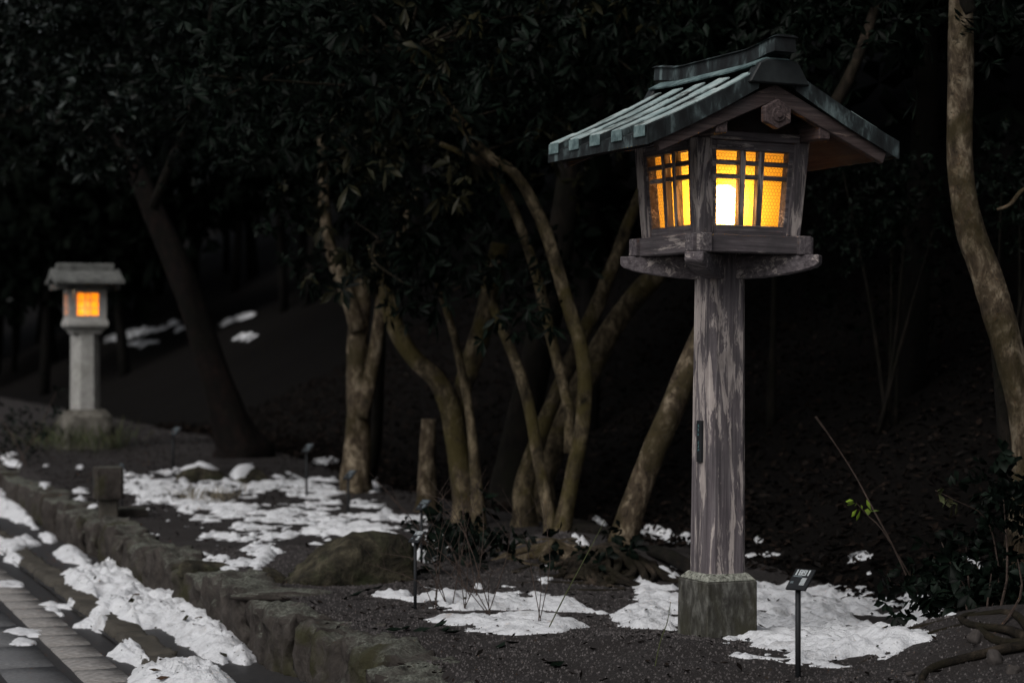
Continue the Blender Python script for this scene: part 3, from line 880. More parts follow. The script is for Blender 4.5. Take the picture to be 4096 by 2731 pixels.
snow_field('snow_patch', [C6([(970,800),(1280,780),(1380,768),(1700,780),(1900,840),(1700,868),(1500,888),(1270,870),(1210,830),(1100,835)])],
    'oval snow patch on the gravel in front of the twiggy shrub', gz, .035, .014, .08, .09, .5, .14, seed=8)
snow_field('snow_patch', [C6([(680,665),(740,640),(900,658),(1000,658),(1200,662),(1350,672),(1470,684),(1550,694),(1700,694),(1760,684),(1800,730),(1960,757),(2100,770),(2250,790),(2350,800),(2350,860),(2100,850),(2040,815),(1980,770),(1800,762),(1500,744),(1300,738),(1060,750),(990,704),(760,687)])],
    'long snow strip reaching from the name plate to the tree roots', gz, .04, .014, .07, .10, .6, .14, seed=9)
snow_field('snow_patch', [C8([(785,1090),(870,1100),(960,1150),(1220,1190),(1400,1250),(1400,1600),(600,1570),(450,1440),(680,1440),(700,1340),(770,1350)]), C8([(790,950),(1060,962),(1110,1010),(1260,1040),(1180,1070),(1000,1062),(870,1080),(790,1080)]), C8([(1080,910),(1150,900),(1310,960),(1320,992),(1200,982)])],
    'snow sheet between the mossy tree roots and the lantern base', gz, .045, .014, .08, .08, .55, .13, seed=10)
snow_field('snow_patch', [C8([(805,555),(1040,580),(1150,630),(1220,700),(1160,730),(990,690),(880,660),(800,615)]), C8([(1230,645),(1340,620),(1420,740),(1250,722)]), C8([(85,630),(140,620),(260,720),(250,740),(190,740)]), C8([(310,455),(380,460),(520,590),(500,610),(400,560)])],
    'snow lying on fallen logs behind the leaning trunk', gz, .10, .020, .08, .04, .4, seed=11)
snow_field('snow_patch', [C7([(100,1010),(510,1030),(740,1047),(790,1080),(950,1090),(1050,1062),(1200,1110),(1260,1190),(960,1203),(760,1197),(700,1210),(800,1245),(1100,1265),(1200,1290),(1000,1390),(780,1475),(400,1465),(100,1430),(-60,1300),(-60,1050)])],
    'broad snow sheet on the ground right of the lantern base', gz, .05, .014, .10, .10, .6, .17, seed=12)
snow_field('snow_patch', [C7([(1250,880),(1440,880),(1420,950),(1290,972)]), C7([(690,855),(810,850),(800,885),(700,895)]), C7([(120,840),(290,845),(280,865),(130,862)]), C7([(525,950),(555,950),(550,965)]), C7([(770,945),(800,945),(795,962)]), C7([(855,970),(905,970),(890,985)]), C7([(885,1072),(940,1072),(930,1088)]), C7([(180,765),(220,765),(210,782)])],
    'small snow remnants on the leaf litter slope at right', gz, .035, .022, .07, .07, .5, seed=13)
# scattered remains further back on the left
snow_field('snow_patch', [C9([(0,500),(180,490),(300,440),(330,560),(600,545),(820,585),(1200,600),(1350,545),(1450,590),(1600,575),(1990,560),(1990,780),(1500,768),(1400,660),(1150,690),(900,815),(300,885),(0,880)]), C9([(-450,480),(-250,470),(-100,530),(0,560),(0,860),(-150,850),(-60,740),(-240,700)])],
    'broad broken snow sheet in front of the two snow capped rocks', gz, .036, .018, .07, .22, .7, .36, seed=14)
snow_field('snow_patch', [[(700,2010),(1000,2020),(1500,2000),(1680,2080),(1640,2130),(1450,2140),(1250,2120),(1000,2180),(880,2150)], [(820,2220),(1000,2150),(1120,2190),(1050,2260),(900,2290)], [(1630,2150),(1720,2110),(1800,2180),(1700,2240)]],
    'scattered small snow remnants around the big olive boulder', gz, .032, .016, .06, .20, .7, .40, seed=15)
snow_field('snow_patch', [C6([(270,290),(620,300),(830,330),(820,345),(560,342),(420,325),(300,330)]), C6([(0,490),(50,440),(130,400),(160,420),(110,490),(40,530),(0,540)]), C6([(850,420),(900,380),(1030,350),(1090,420),(1060,470),(950,490),(890,460)])],
    'snow around and behind the big olive boulder', gz, .05, .018, .06, .05, .5, seed=16)
snow_field('snow_patch', [C9([(1680,365),(1980,350),(1990,385),(1850,425),(1690,400)]), C9([(2260,540),(2360,530),(2400,600),(2380,700),(2260,720)]), C9([(1400,480),(1560,540),(1580,560),(1480,540)])],
    'snow either side of the forked pale trunk', gz, .05, .03, .1, .06, .5, seed=17)
snow_field('snow_patch', [C1([(20,210),(190,200),(180,240),(60,260)]), C1([(60,290),(280,300),(270,345),(130,330)]), C1([(440,560),(600,560),(590,610),(490,610)]), C1([(900,640),(1080,640),(1080,690),(920,700)]), C1([(960,730),(1060,730),(1050,800),(980,790)]), C1([(1410,1180),(1520,1160),(1520,1215),(1440,1205)]), C1([(540,340),(620,335),(610,375),(550,375)]), C1([(980,350),(1050,340),(1040,390),(985,395)]), C1([(1150,860),(1230,800),(1230,860)])],
    'little snow remnants along the kerb near the stone post', gz, .03, .022, .06, .05, .5, seed=18)
snow_field('snow_patch', [[(560, 2120), (800, 2060), (1150, 2070), (1600, 2110), (1720, 2200), (1500, 2190), (1080, 2160), (900, 2330), (780, 2330), (700, 2220)]],
    'many tiny snow crumbs on the bed between the kerb and the boulder', gz, .026, .014, .05, .10, .7, .60, seed=20)
snow_field('snow_patch', [[(1730, 2350), (1900, 2330), (2100, 2360), (2350, 2420), (2300, 2450), (2000, 2420)], [(2120, 2300), (2200, 2250), (2240, 2300), (2180, 2340)], [(1700, 2150), (1790, 2120), (1850, 2200), (1760, 2250)]],
    'small broken snow bits under the twiggy shrub', gz, .03, .014, .05, .10, .7, .48, seed=21)
# dead leaves and crumbs lying on the snow, found by casting rays at the heaps
bpy.context.view_layer.update()
SNOWS = [o for o in COL.objects if o.name.split('.')[0] in ('snow_heap', 'snow_patch')]
def on_snow(px, py):
    d = Vector((px - CXP, FPX, HYP - py)).normalized(); best = None
    for o in SNOWS:
        ok, loc, nrm, idx = o.ray_cast(Vector((0, 0, CAMZ)), d)
        if ok and (best is None or loc.y < best[0].y): best = (loc.copy(), nrm.copy())
    return best
rs = np.random.default_rng(15); LO, LD, LN, LL = [], [], [], []
picks = [(x, y, .07) for x, y in C2([(1000,290),(1200,270),(1600,560),(1640,500),(1760,565),(1930,800),(1550,500)]) + C3([(330,870),(400,790),(550,765),(710,1110),(870,1190),(250,1500),(150,1420),(890,740),(330,690)])]
while len(picks) < 620:
    if rs.random() < .45: picks.append((rs.uniform(0, 1050), rs.uniform(2000, 2731), rs.uniform(.008, .028)))
    else: picks.append((rs.uniform(600, 3700), rs.uniform(1850, 2660), rs.uniform(.008, .030)))
for px, py, L in picks:
    b = on_snow(px, py)
    if b is None: continue
    v = rs.normal(size=3); v[2] *= .2
    LO.append(np.array(b[0]) + [0, 0, .006]); LD.append(v); LN.append(np.array(b[1]) + .3 * rs.normal(size=3)); LL.append(L)
def leaves_np(O, Dv, Nv, L, W, droop=.12):
    """one bent four-triangle leaf for every row"""
    Dv = Dv / (np.linalg.norm(Dv, axis=1)[:, None] + 1e-9)
    Sd = np.cross(Dv, Nv); Sd /= (np.linalg.norm(Sd, axis=1)[:, None] + 1e-9)
    Nn = np.cross(Sd, Dv)
    L = L[:, None]; W = W[:, None]
    dz = np.array([[0, 0, -1.0]])
    mid = O + Dv * L * .58 - Nn * W * .28 + dz * L * droop * .35
    lf = O + Dv * L * .62 + Sd * W * .5 + dz * L * droop * .40
    rt = O + Dv * L * .62 - Sd * W * .5 + dz * L * droop * .40
    tip = O + Dv * L + dz * L * droop
    n = len(O)
    V = np.stack([O, mid, lf, rt, tip], 1).reshape(-1, 3)
    b = (np.arange(n) * 5)[:, None]
    F = np.concatenate([b + np.array([[0, 1, 2]]), b + np.array([[0, 3, 1]]), b + np.array([[1, 4, 2]]), b + np.array([[1, 3, 4]])], 0)
    return V, F
LL = np.array(LL); V, F = leaves_np(np.array(LO), np.array(LD), np.array(LN), LL, LL * .5, .0)
M['snow_bits'] = mat_leaf('snow_litter', [(.010, .008, .006), (.02, .018, .012), (.012, .022, .012), (.06, .03, .018)], .7, .2)
tag(link('snow_litter', mesh_np('snow_litter', V, F), M['snow_bits']), 'dead leaves and dark crumbs lying on the snow', 'leaf litter', kind='stuff')
# bank far behind the stone lantern
far = [[(410, 1345), (520, 1318), (660, 1300), (700, 1275), (715, 1290), (680, 1322), (560, 1345), (430, 1368)], [(500, 1375), (600, 1360), (640, 1372), (560, 1392)], [(860, 1290), (940, 1262), (1005, 1250), (1010, 1268), (930, 1292), (870, 1308)], [(930, 1345), (1000, 1330), (1035, 1338), (1000, 1358)], [(690, 1322), (730, 1300), (745, 1312), (715, 1332)]]
snow_field('snow_patch', far, 'faint snow streaks on the dark bank behind the stone lantern', gz, .10, .05, .14, .16, .7, .30, seed=19, nscale=4.0)

# ------------------------------------------------------------------ rocks and stones
def blob_np(rx, ry, rz, amp, seed, nu=22, nv=12, power=1.0):
    rs = np.random.default_rng(seed)
    U, Vv = np.meshgrid(np.arange(nu) / nu * 2 * math.pi, np.linspace(0.02, math.pi - .02, nv))
    x, y, z = np.cos(U) * np.sin(Vv), np.sin(U) * np.sin(Vv), np.cos(Vv)
    pl = rs.normal(size=(14, 3)); pl /= np.linalg.norm(pl, axis=1)[:, None]
    r = np.ones_like(x) * 1.15
    for p in pl:                      # cut with random planes for flat, angular faces
        dt = x * p[0] + y * p[1] + z * p[2]
        h = rs.uniform(.62, .98)
        r = np.where(dt > .15, np.minimum(r, h / np.maximum(dt, .15)), r)
    r = r * (1 + amp * 3 * fbm(U * 0 + x * 2.5 + seed, y * 2.5 + z * 1.7, 3, seed) + amp * fbm(x * 8 + z * 5, y * 8 - z * 4, 2, seed + 5))
    V = np.stack([(x * r * rx).ravel(), (y * r * ry).ravel(), (z * r * rz).ravel()], 1)
    F = []
    for j in range(nv - 1):
        for i in range(nu):
            i2 = (i + 1) % nu
            F.append((j*nu + i, (j+1)*nu + i, (j+1)*nu + i2, j*nu + i2))
    return V, np.array(F)
def rock(name, loc, r3, mat, label, seed, rot=0, amp=.10, tilt=0.0, group=None, cat='rock', nu=22, nv=12):
    V, F = blob_np(*r3, amp, seed, nu, nv)
    o = link(name, mesh_np(name, V, F), mat)
    o.location = loc; o.rotation_euler = (tilt, 0, rot)
    return tag(o, label, cat, group)

def onground(px, py, dz=0.0):
    p = px2g(px, py); p[2] += dz
    return p
def rock_px(x0, x1, ytop, ybot, depth_ratio, *a, **k):
    p = px2g((x0 + x1) / 2, ybot)
    sc = p[1] / FPX
    w = (x1 - x0) * sc / 2; h = (ybot - ytop) * sc
    D = p[1] + w * depth_ratio * .8
    X = ((x0 + x1) / 2 - CXP) / FPX * D
    return (X, D, gp(X, D) + h * .02), (w * 1.05, w * depth_ratio, h * .80)

loc, r3 = rock_px(1075, 1700, 2122, 2338, .50)
rock('boulder', loc, r3, M['rock'], 'large olive brown boulder lying left of the twiggy shrub', 20, .15, .13, nu=40, nv=22)
p = onground(1120, 2372); rock('flat_stone', (p[0], p[1], p[2] - .01), (.30, .16, .05), M['kerb'], 'flat lichen stone lying just behind the kerb, below the boulder', 23, .3, .06, cat='stone')
p = onground(1090, 2330); rock('stone', (p[0], p[1], p[2] + .0), (.12, .12, .09), M['rock'], 'rounded mossy stone between flat stone and boulder', 24, .3, .08, cat='stone')
p = onground(820, 2270); rock('stone', (p[0], p[1], p[2] - .01), (.22, .16, .07), M['rock'], 'low brown stone on the bed left of the boulder', 25, .9, .08, cat='stone')

def snow_cap(rock_o, label, side):
    """snow lying on the upper left of a rock"""
    me0 = rock_o.data
    n = len(me0.vertices); co = np.zeros(n * 3, np.float32); me0.vertices.foreach_get('co', co); co = co.reshape(-1, 3)
    nm = np.zeros(n * 3, np.float32); me0.vertices.foreach_get('normal', nm); nm = nm.reshape(-1, 3)
    rz_ = rock_o.rotation_euler[2]; wx_ = co[:, 0] * math.cos(rz_) - co[:, 1] * math.sin(rz_)
    msk = smooth(.50, .80, nm[:, 2] * .95 + .22 * (-wx_ / abs(wx_).max() - .3) * side + .6 * fbm(co[:, 0] * 9, co[:, 1] * 9, 3, 5))
    V = co + nm * (msk * .035 - .018)[:, None] + np.array([0, 0, 1]) * (msk * .012 * (1 + 3 * fbm(co[:, 0] * 14, co[:, 1] * 14, 3, 8)))[:, None]
    F = np.array([list(p.vertices) for p in me0.polygons])
    F = F[(msk[F].max(1) > .02)]
    used, inv = np.unique(F, return_inverse=True)
    o = link('snow_cap', mesh_np('snow_cap', V[used], inv.reshape(F.shape)), M['snow'], None, True)
    o.location = rock_o.location; o.rotation_euler = rock_o.rotation_euler
    return tag(o, label, 'snow', kind='stuff')
loc, r3 = rock_px(690, 890, 1850, 1925, .8)
r1 = rock('snowy_rock', loc, r3, M['rock'], 'dark rock under a slanting snow cap, left of its neighbour', 31, .4, .1)
snow_cap(r1, 'slanting snow cap on the left of two dark rocks', 1)
loc, r3 = rock_px(915, 1095, 1865, 1935, .8)
r2 = rock('snowy_rock', loc, r3, M['rock'], 'dark rock under a thin snow cap, right of its neighbour', 32, 1.4, .1)
snow_cap(r2, 'thin snow cap on the right of two dark rocks', 2.6)

# stone post beside the kerb, broad head on a narrower foot
p = onground(432, 2072)
sp = empty('stone_post', (p[0], p[1], p[2]), math.radians(17))
tag(sp, 'short dark stone post with a broad holed head beside the kerb', 'post')
m = MB(); m.rings([[(x, y, z) for x, y in chamfer_sq(.155, .012)] for z in (-.1, .165)]); m.build('foot', M['edging'], sp)
m = MB(); m.rings([[(x * a, y * a, z) for x, y in chamfer_sq(.235, .02)] for a, z in ((.97, .166), (1, .185), (1, .40), (.94, .425))]); hd = m.build('head', M['kerb'], sp)
m = MB(); m.prism([(.035 * math.cos(a), .29 + .05 * math.sin(a)) for a in np.arange(14) / 14 * 6.283], lambda q, w: (w, q[0], q[1]), -.1185, -.1165); m.build('hole', M['copper_dark'], hd)
m = MB(); m.rings([[(x, y, z) for x, y in sq(w)] for w, z in ((.26, -.1), (.25, .05), (.22, .07))])
sb = m.build('stone_block', M['kerb'], None, bevel=.01); pb = onground(520, 2062); sb.location = pb; sb.rotation_euler = (0, 0, .4)
tag(sb, 'low dark stone block right of the short stone post', 'stone')

# ------------------------------------------------------------------ plant name plates on thin black posts
SEG = {'1': [(.5, 0, .5, 1)], '8': [(0, 0, 0, 1), (1, 0, 1, 1), (0, 0, 1, 0), (0, .5, 1, .5), (0, 1, 1, 1)], '9': [(1, 0, 1, 1), (0, .5, 0, 1), (0, .5, 1, .5), (0, 1, 1, 1), (0, 0, 1, 0)]}
def name_plate(px, ypost, ybot, D, scale, label, bright, yaw=-38, digits='1891'):
    X = (px - CXP) / FPX * D
    zt = CAMZ + (HYP - ypost) / FPX * D; zb = CAMZ + (HYP - ybot) / FPX * D
    zb = min(zb, gp(X, D))
    root = empty('name_plate', (X, D, zb), math.radians(yaw))
    tag(root, label, 'sign', 'small plant name plates on thin black posts')
    m = MB(); r = .0125 * scale
    m.rings([[(r * math.cos(a), r * math.sin(a), z) for a in np.arange(10) / 10 * 6.283] for z in (-.1, zt - zb)]); m.build('post', M['black_metal'], root, True)
    w, h, th = .10 * scale, .125 * scale, .009 * scale
    tl = math.radians(40)
    def pt(u, v, d):   # u across, v up the slope, d off the face
        return (u - w * .46, (v - .035 * scale) * math.cos(tl) - d * math.sin(tl), zt - zb + (v - .035 * scale) * math.sin(tl) + d * math.cos(tl))
    def slab(u0, u1, v0, v1, d0, d1, m):
        m.hexa([pt(u0, v0, d0), pt(u1, v0, d0), pt(u1, v1, d0), pt(u0, v1, d0), pt(u0, v0, d1), pt(u1, v0, d1), pt(u1, v1, d1), pt(u0, v1, d1)])
    m = MB(); slab(0, w, 0, h, 0, th, m); pl = m.build('plate', M['black_metal'], root, bevel=.001)
    pr, pg = MB(), MB()
    for i, ch in enumerate(digits):
        u0, v0, cw, chh = w * (.10 + .20 * i), h * .70, w * .12, h * .22
        for (a, b, c, d) in SEG[ch]:
            e = .010 * scale * .32
            slab(u0 + a * cw - e, u0 + c * cw + e, v0 + b * chh - e, v0 + d * chh + e, th + .0004, th + .0009, pr)
    for r_ in range(2):
        slab(w * .08, w * .52, h * (.63 - .035 * r_), h * (.652 - .035 * r_), th + .0004, th + .0009, pg)
    for r_ in range(9):
        slab(w * .56, w * .80, h * (.53 - .04 * r_), h * (.555 - .04 * r_), th + .0004, th + .0009, pr)
    for r_ in range(3):
        slab(w * .08, w * .24, h * (.34 - .035 * r_), h * (.36 - .035 * r_), th + .0004, th + .0009, pg)
    tag(pr.build('lettering', M['print'] if bright else M['print_grey'], pl), kind='stuff'); tag(pg.build('small_lettering', M['print_grey'], pl), kind='stuff')
    return root
name_plate(3192, 2338, 2705, 8.55, .96, 'black plant name plate numbered 1891 standing right of the lantern base', True)
pd = px2g(1661, 2436)[1]; name_plate(1661, 2158, 2436, pd, .72, 'pale lettered plant name plate in front of the twiggy shrub', True)
pd = px2g(1686, 2255)[1]; name_plate(1686, 2030, 2255, pd, .80, 'dark plant name plate just behind the pale lettered one', False)
pd = px2g(1226, 1985)[1]; name_plate(1226, 1800, 1985, pd, .95, 'plant name plate between the snowy rocks and the forked trunk', False)
pd = px2g(1393, 2058)[1]; name_plate(1393, 1908, 2058, pd, .9, 'plant name plate at the foot of the forked pale trunk', False)
pd = px2g(693, 1868)[1]; name_plate(693, 1735, 1868, pd, 1.2, 'plant name plate standing right of the stone lantern', False)
pd = px2g(490, 2025)[1]; name_plate(490, 1868, 2025, pd, .5, 'thin black plate post beside the short stone post', False, yaw=40)

# ------------------------------------------------------------------ leaves
def unit(n, rng):
    v = rng.normal(size=(n, 3)); return v / np.linalg.norm(v, axis=1)[:, None]
def rosettes(Cn, rng, per=7, L=.12, W=.042, droop=.15, spread=.85):
    n = len(Cn)
    ax = unit(n, rng) + np.array([0, 0, -.1]); ax /= np.linalg.norm(ax, axis=1)[:, None]
    Cr = np.repeat(Cn, per, 0); A = np.repeat(ax, per, 0)
    R = unit(n * per, rng); R = R - A * np.sum(R * A, 1)[:, None]; R /= np.linalg.norm(R, axis=1)[:, None] + 1e-9
    Dv = A * rng.uniform(.1, .7, (n * per, 1)) + R * spread
    Nv = A + .35 * unit(n * per, rng)
    Ls = L * np.repeat(rng.uniform(.6, 1.2, n), per) * rng.uniform(.7, 1.15, n * per)
    return leaves_np(Cr + A * rng.uniform(0, .04, (n * per, 1)), Dv, Nv, Ls, Ls * (W / L) * rng.uniform(.8, 1.2, n * per), droop)
def clumps(box, nclump, per, sig, rng):
    """rosette centres in a photo-pixel box between two depths"""
    x0, x1, y0, y1, D0, D1 = box
    D = rng.uniform(D0, D1, nclump)
    x = rng.uniform(x0, x1, nclump); y = rng.uniform(y0, y1, nclump)
    C = np.stack([(x - CXP) / FPX * D, D, CAMZ + (HYP - y) / FPX * D], 1)
    return np.repeat(C, per, 0) + rng.normal(size=(nclump * per, 3)) * sig
def crown(name, parent, cents, mat, rng, **kw):
    V, F = rosettes(cents, rng, **kw)
    return link(name, mesh_np(name, V, F), mat, parent)

def stem(m, pts, seed=0, n=12, rough=.10, res=4):
    """pts (px, py, depth, width in px)"""
    P = np.array([wpt(a, b, d) for a, b, d, w in pts]); R = np.array([w / 2 * d / FPX for a, b, d, w in pts])
    m.tube(P, R, n, rough, seed, res)
K = 1.7415
def S(*pts, D):
    return [(a * K, b * K, D if len(q) == 0 else q[0], w * K) for a, b, w, *q in pts]

def sit(pts):
    """carry a stem down into the ground below its last point"""
    a, b, d, w = pts[-1]; P = wpt(a, b, d); z = gp(P[0], P[1]) - .08
    y = HYP - (z - CAMZ) / d * FPX
    if y > b + 4: pts = pts + [(a, b * .45 + y * .55, d, w * 1.18), (a, y, d, w * 1.75)]
    else: pts = pts[:-1] + [(a, b, d, w * 1.5)]
    return pts

def tree_root(name, label, px, py, D, group=None):
    X = (px - CXP) / FPX * D
    o = empty(name, (X, D, gp(X, D)))
    return tag(o, label, 'tree', group), Matrix.Translation(o.location)
def part(mb, name, mat, root, sm=True):
    o = mb.build(name, mat, root, sm); o.matrix_parent_inverse = Matrix.Translation(-Vector(root.location)); return o
def fix(o, root):
    o.matrix_parent_inverse = Matrix.Translation(-Vector(root.location)); return o

# dark leaning tree on the left
rg = np.random.default_rng(21)
root, _ = tree_root('leaning_tree', 'dark reddish leaning tree right of the stone lantern', 950, 1800, 24.5)
m = MB(); stem(m, sit(S((180, 120, 36), (270, 300, 42), (350, 480, 48), (405, 600, 58), (440, 700, 64), (490, 850, 72), (535, 980, 92), (560, 1040, 120), D=24.5)), 3, 14, .14)
part(m, 'trunk', M['bark_red'], root)
for k, pp in enumerate([[(300, 380, 30), (180, 300, 16), (60, 250, 8)], [(350, 480, 26), (420, 300, 20), (470, 120, 12), (500, -80, 8)], [(220, 200, 26), (110, 230, 16), (0, 270, 8), (-90, 280, 5)]]):
    m = MB(); stem(m, S(*pp, D=23.6 - k * .9), 30 + k, 8, .1); part(m, 'branch', M['bark_dark'], root)
c = np.vstack([clumps((-150, 620, -250, 430, 18.5, 21), 60, 14, .20, rg), clumps((-150, 420, -150, 640, 17.5, 20), 34, 16, .18, rg), clumps((300, 900, -250, 620, 18.5, 22), 46, 12, .22, rg), clumps((130, 480, 520, 820, 18, 20), 9, 12, .14, rg)])
fix(crown('crown', root, c, M['leaf_lit'], rg, per=7, L=.125, W=.040), root)

# forked pale tree
rg = np.random.default_rng(22)
root, _ = tree_root('forked_tree', 'pale forked trunk standing behind its name plates left of centre', 1430, 1965, 19.9)
m = MB(); stem(m, sit(S((832, 640, 35), (830, 700, 48), (822, 800, 53), (822, 950, 54), (820, 1060, 61), (818, 1120, 77), D=19.9)), 5, 14, .16); part(m, 'trunk', M['bark_pale'], root)
m = MB(); stem(m, S((740, 250, 21), (742, 380, 24), (745, 480, 27), (765, 590, 30), (800, 680, 37), (822, 760, 37), D=19.8), 6, 10, .12); part(m, 'limb', M['bark_pale'], root)
m = MB(); stem(m, S((960, 430, 16), (920, 540, 21), (885, 640, 27), (868, 760, 32), (852, 860, 32), (835, 960, 29), D=19.8), 7, 10, .14); part(m, 'limb', M['bark_pale'], root)
m = MB(); stem(m, S((880, 720, 16), (872, 850, 21), (866, 1000, 26), (850, 1100, 29), D=20.3), 8, 10, .14); part(m, 'limb', M['bark_dark'], root)
c = np.vstack([clumps((900, 1500, -250, 640, 16, 20), 50, 11, .20, rg), clumps((1180, 1560, 500, 1100, 16, 19), 20, 8, .14, rg)])
fix(crown('crown', root, c, M['leaf'], rg, per=7, L=.13, W=.042), root)
c = np.vstack([clumps((1220, 1560, 450, 1150, 15.5, 18), 12, 6, .12, rg)])
fix(crown('olive_leaves', root, c, M['leaf_olive'], rg, per=5, L=.13, W=.045, droop=.35), root)

# many-stemmed tree in the middle
rg = np.random.default_rng(23)
root, _ = tree_root('many_stemmed_tree', 'many stemmed olive barked tree in the middle, stems fanning upward', 2130, 2150, 15.6)
stems = [
    ('bark_olive', S((860, 560, 35), (905, 740, 43), (950, 820, 43), (1000, 870, 43), (1035, 940, 48), (1050, 1020, 53), (1062, 1110, 58), (1070, 1180, 67), D=16.4)),
    ('bark_olive', S((1150, 560, 45), (1122, 700, 51), (1092, 800, 50), (1062, 900, 40), (1050, 980, 37), D=16.5)),
    ('bark_olive', S((1000, 640, 11), (1040, 760, 18), (1060, 850, 21), (1080, 960, 22), (1092, 1080, 26), (1100, 1190, 32), D=15.5)),
    ('bark_olive', S((1110, 650, 21), (1160, 770, 24), (1195, 860, 26), (1218, 950, 27), (1236, 1050, 28), (1255, 1150, 30), (1266, 1215, 38), D=15.0)),
    ('bark_olive', S((940, 120, 11), (1000, 205, 18), (1060, 285, 24), (1110, 350, 26), (1185, 402, 27), (1240, 500, 29), (1275, 600, 30), (1305, 700, 32), (1335, 800, 34), (1343, 900, 37), (1335, 1000, 35), (1312, 1110, 35), (1290, 1215, 43), D=14.9)),
    ('bark_olive', S((1010, 330, 11), (1115, 380, 19), (1160, 440, 22), (1195, 520, 22), (1235, 640, 24), (1262, 760, 26), (1285, 850, 27), (1308, 950, 27), (1310, 1040, 29), D=15.1)),
    ('bark_olive', S((1520, 330, 21), (1485, 410, 24), (1452, 490, 27), (1415, 590, 30), (1375, 690, 34), (1330, 790, 35), (1280, 900, 37), (1235, 1010, 40), (1205, 1110, 45), D=16.2)),
    ('bark_olive', S((1640, 500, 48), (1540, 600, 50), (1460, 680, 50), (1395, 770, 53), (1345, 870, 56), (1290, 980, 61), (1240, 1090, 72), D=16.8)),
    ('bark_dark', S((1310, 330, 48), (1300, 460, 56), (1275, 640, 67), (1225, 850, 77), (1195, 1000, 88), (1180, 1110, 104), D=18.0)),
]
for k, (mt, pp) in enumerate(stems):
    m = MB(); stem(m, sit(pp) if k in (0, 2, 3, 4, 6, 7, 8) else pp, 50 + k, 12, .10); part(m, 'stem', M[mt], root)
c = np.vstack([clumps((1250, 2250, -250, 480, 13.2, 16.5), 84, 10, .19, rg), clumps((2000, 2700, -250, 420, 14, 17), 46, 12, .22, rg), clumps((700, 1500, -200, 480, 13.5, 16), 36, 8, .20, rg), clumps((1420, 1980, 560, 1000, 14.8, 16.4), 34, 7, .14, rg), clumps((1420, 2230, 980, 1230, 14.6, 15.8), 24, 6, .11, rg), clumps((1980, 2240, 1180, 1330, 13.8, 14.4), 5, 3, .07, rg)])
fix(crown('crown', root, c, M['leaf'], rg, per=7, L=.135, W=.042, droop=.2), root)
anch = [wpt(a * K, b * K, 15.0) for a, b in ((1000, 205), (1110, 350), (940, 120), (1150, 600), (1520, 330), (860, 560), (1240, 500))]
for q in range(30):
    e = c[rg.integers(len(c))]; a0 = min(anch, key=lambda p: np.linalg.norm(p - e) * rg.uniform(.8, 1.3))
    m = MB(); m.tube([a0, a0 * .55 + e * .45 + rg.normal(size=3) * .10, e], [.016, .010, .004], 6, .1, q, 4); part(m, 'branch', M['bark_root'], root)
c = clumps((1350, 2700, -100, 800, 13.3, 15.5), 26, 5, .14, rg)
fix(crown('olive_leaves', root, c, M['leaf_olive'], rg, per=5, L=.13, W=.042, droop=.35), root)

# leaning pale trunk behind the lantern
rg = np.random.default_rng(24)
root, _ = tree_root('slanting_tree', 'slanting olive and pale trunk passing behind the wooden lantern post', 2475, 2230, 13.4)
m = MB(); stem(m, sit(S((1740, 520, 48), (1680, 620, 50), (1590, 830, 56), (1545, 935, 57), (1500, 1040, 59), (1460, 1150, 61), (1425, 1260, 68), (1408, 1310, 80), D=13.4)), 61, 14, .08); part(m, 'trunk', M['bark_pale'], root)
m = MB(); stem(m, S((2060, -160, 16), (2010, 20, 22), (1950, 180, 30), (1860, 330, 38), (1790, 440, 44), (1725, 545, 46), D=13.4), 62, 12, .10); part(m, 'limb', M['bark_root'], root)  # upper part of the trunk, its shade put into a darker bark colour
c = np.vstack([clumps((2500, 3500, -300, 330, 12.8, 15.5), 46, 10, .20, rg)])
fix(crown('crown', root, c, M['leaf'], rg, per=7, L=.12, W=.036), root)

# tree at the right edge
rg = np.random.default_rng(25)
root, _ = tree_root('right_edge_tree', 'bent pale trunk with lichen at the right edge', 4060, 2260, 10.8)
m = MB(); stem(m, sit(S((2215, -160, 50), (2208, 0, 54), (2206, 150, 58), (2204, 300, 60), (2210, 420, 62), (2232, 540, 66), (2268, 640, 68), (2300, 740, 72), (2330, 860, 70), (2352, 1000, 62), (2358, 1150, 66), (2350, 1280, 90), D=10.8)), 71, 16, .09); part(m, 'trunk', M['bark_pale'], root)
m = MB(); stem(m, sit(S((2285, 720, 40), (2296, 820, 40), (2310, 960, 42), (2326, 1100, 46), (2335, 1240, 60), D=10.9)), 72, 12, .12); part(m, 'stem', M['bark_dark'], root)
m = MB(); stem(m, S((2290, 482, 8), (2320, 470, 9), (2345, 440, 10), (2380, 420, 10), D=10.9), 73, 8, .12); part(m, 'branch', M['bark_pale'], root)
m = MB(); stem(m, S((2230, 30, 26), (2218, -10, 34), (2225, -120, 34), D=10.6), 74, 8, .12); part(m, 'branch', M['bark_dark'], root)
c = np.vstack([clumps((3400, 4300, -420, 60, 10.5, 14), 40, 10, .22, rg)])
fix(crown('crown', root, c, M['leaf'], rg, per=7, L=.11, W=.036), root)

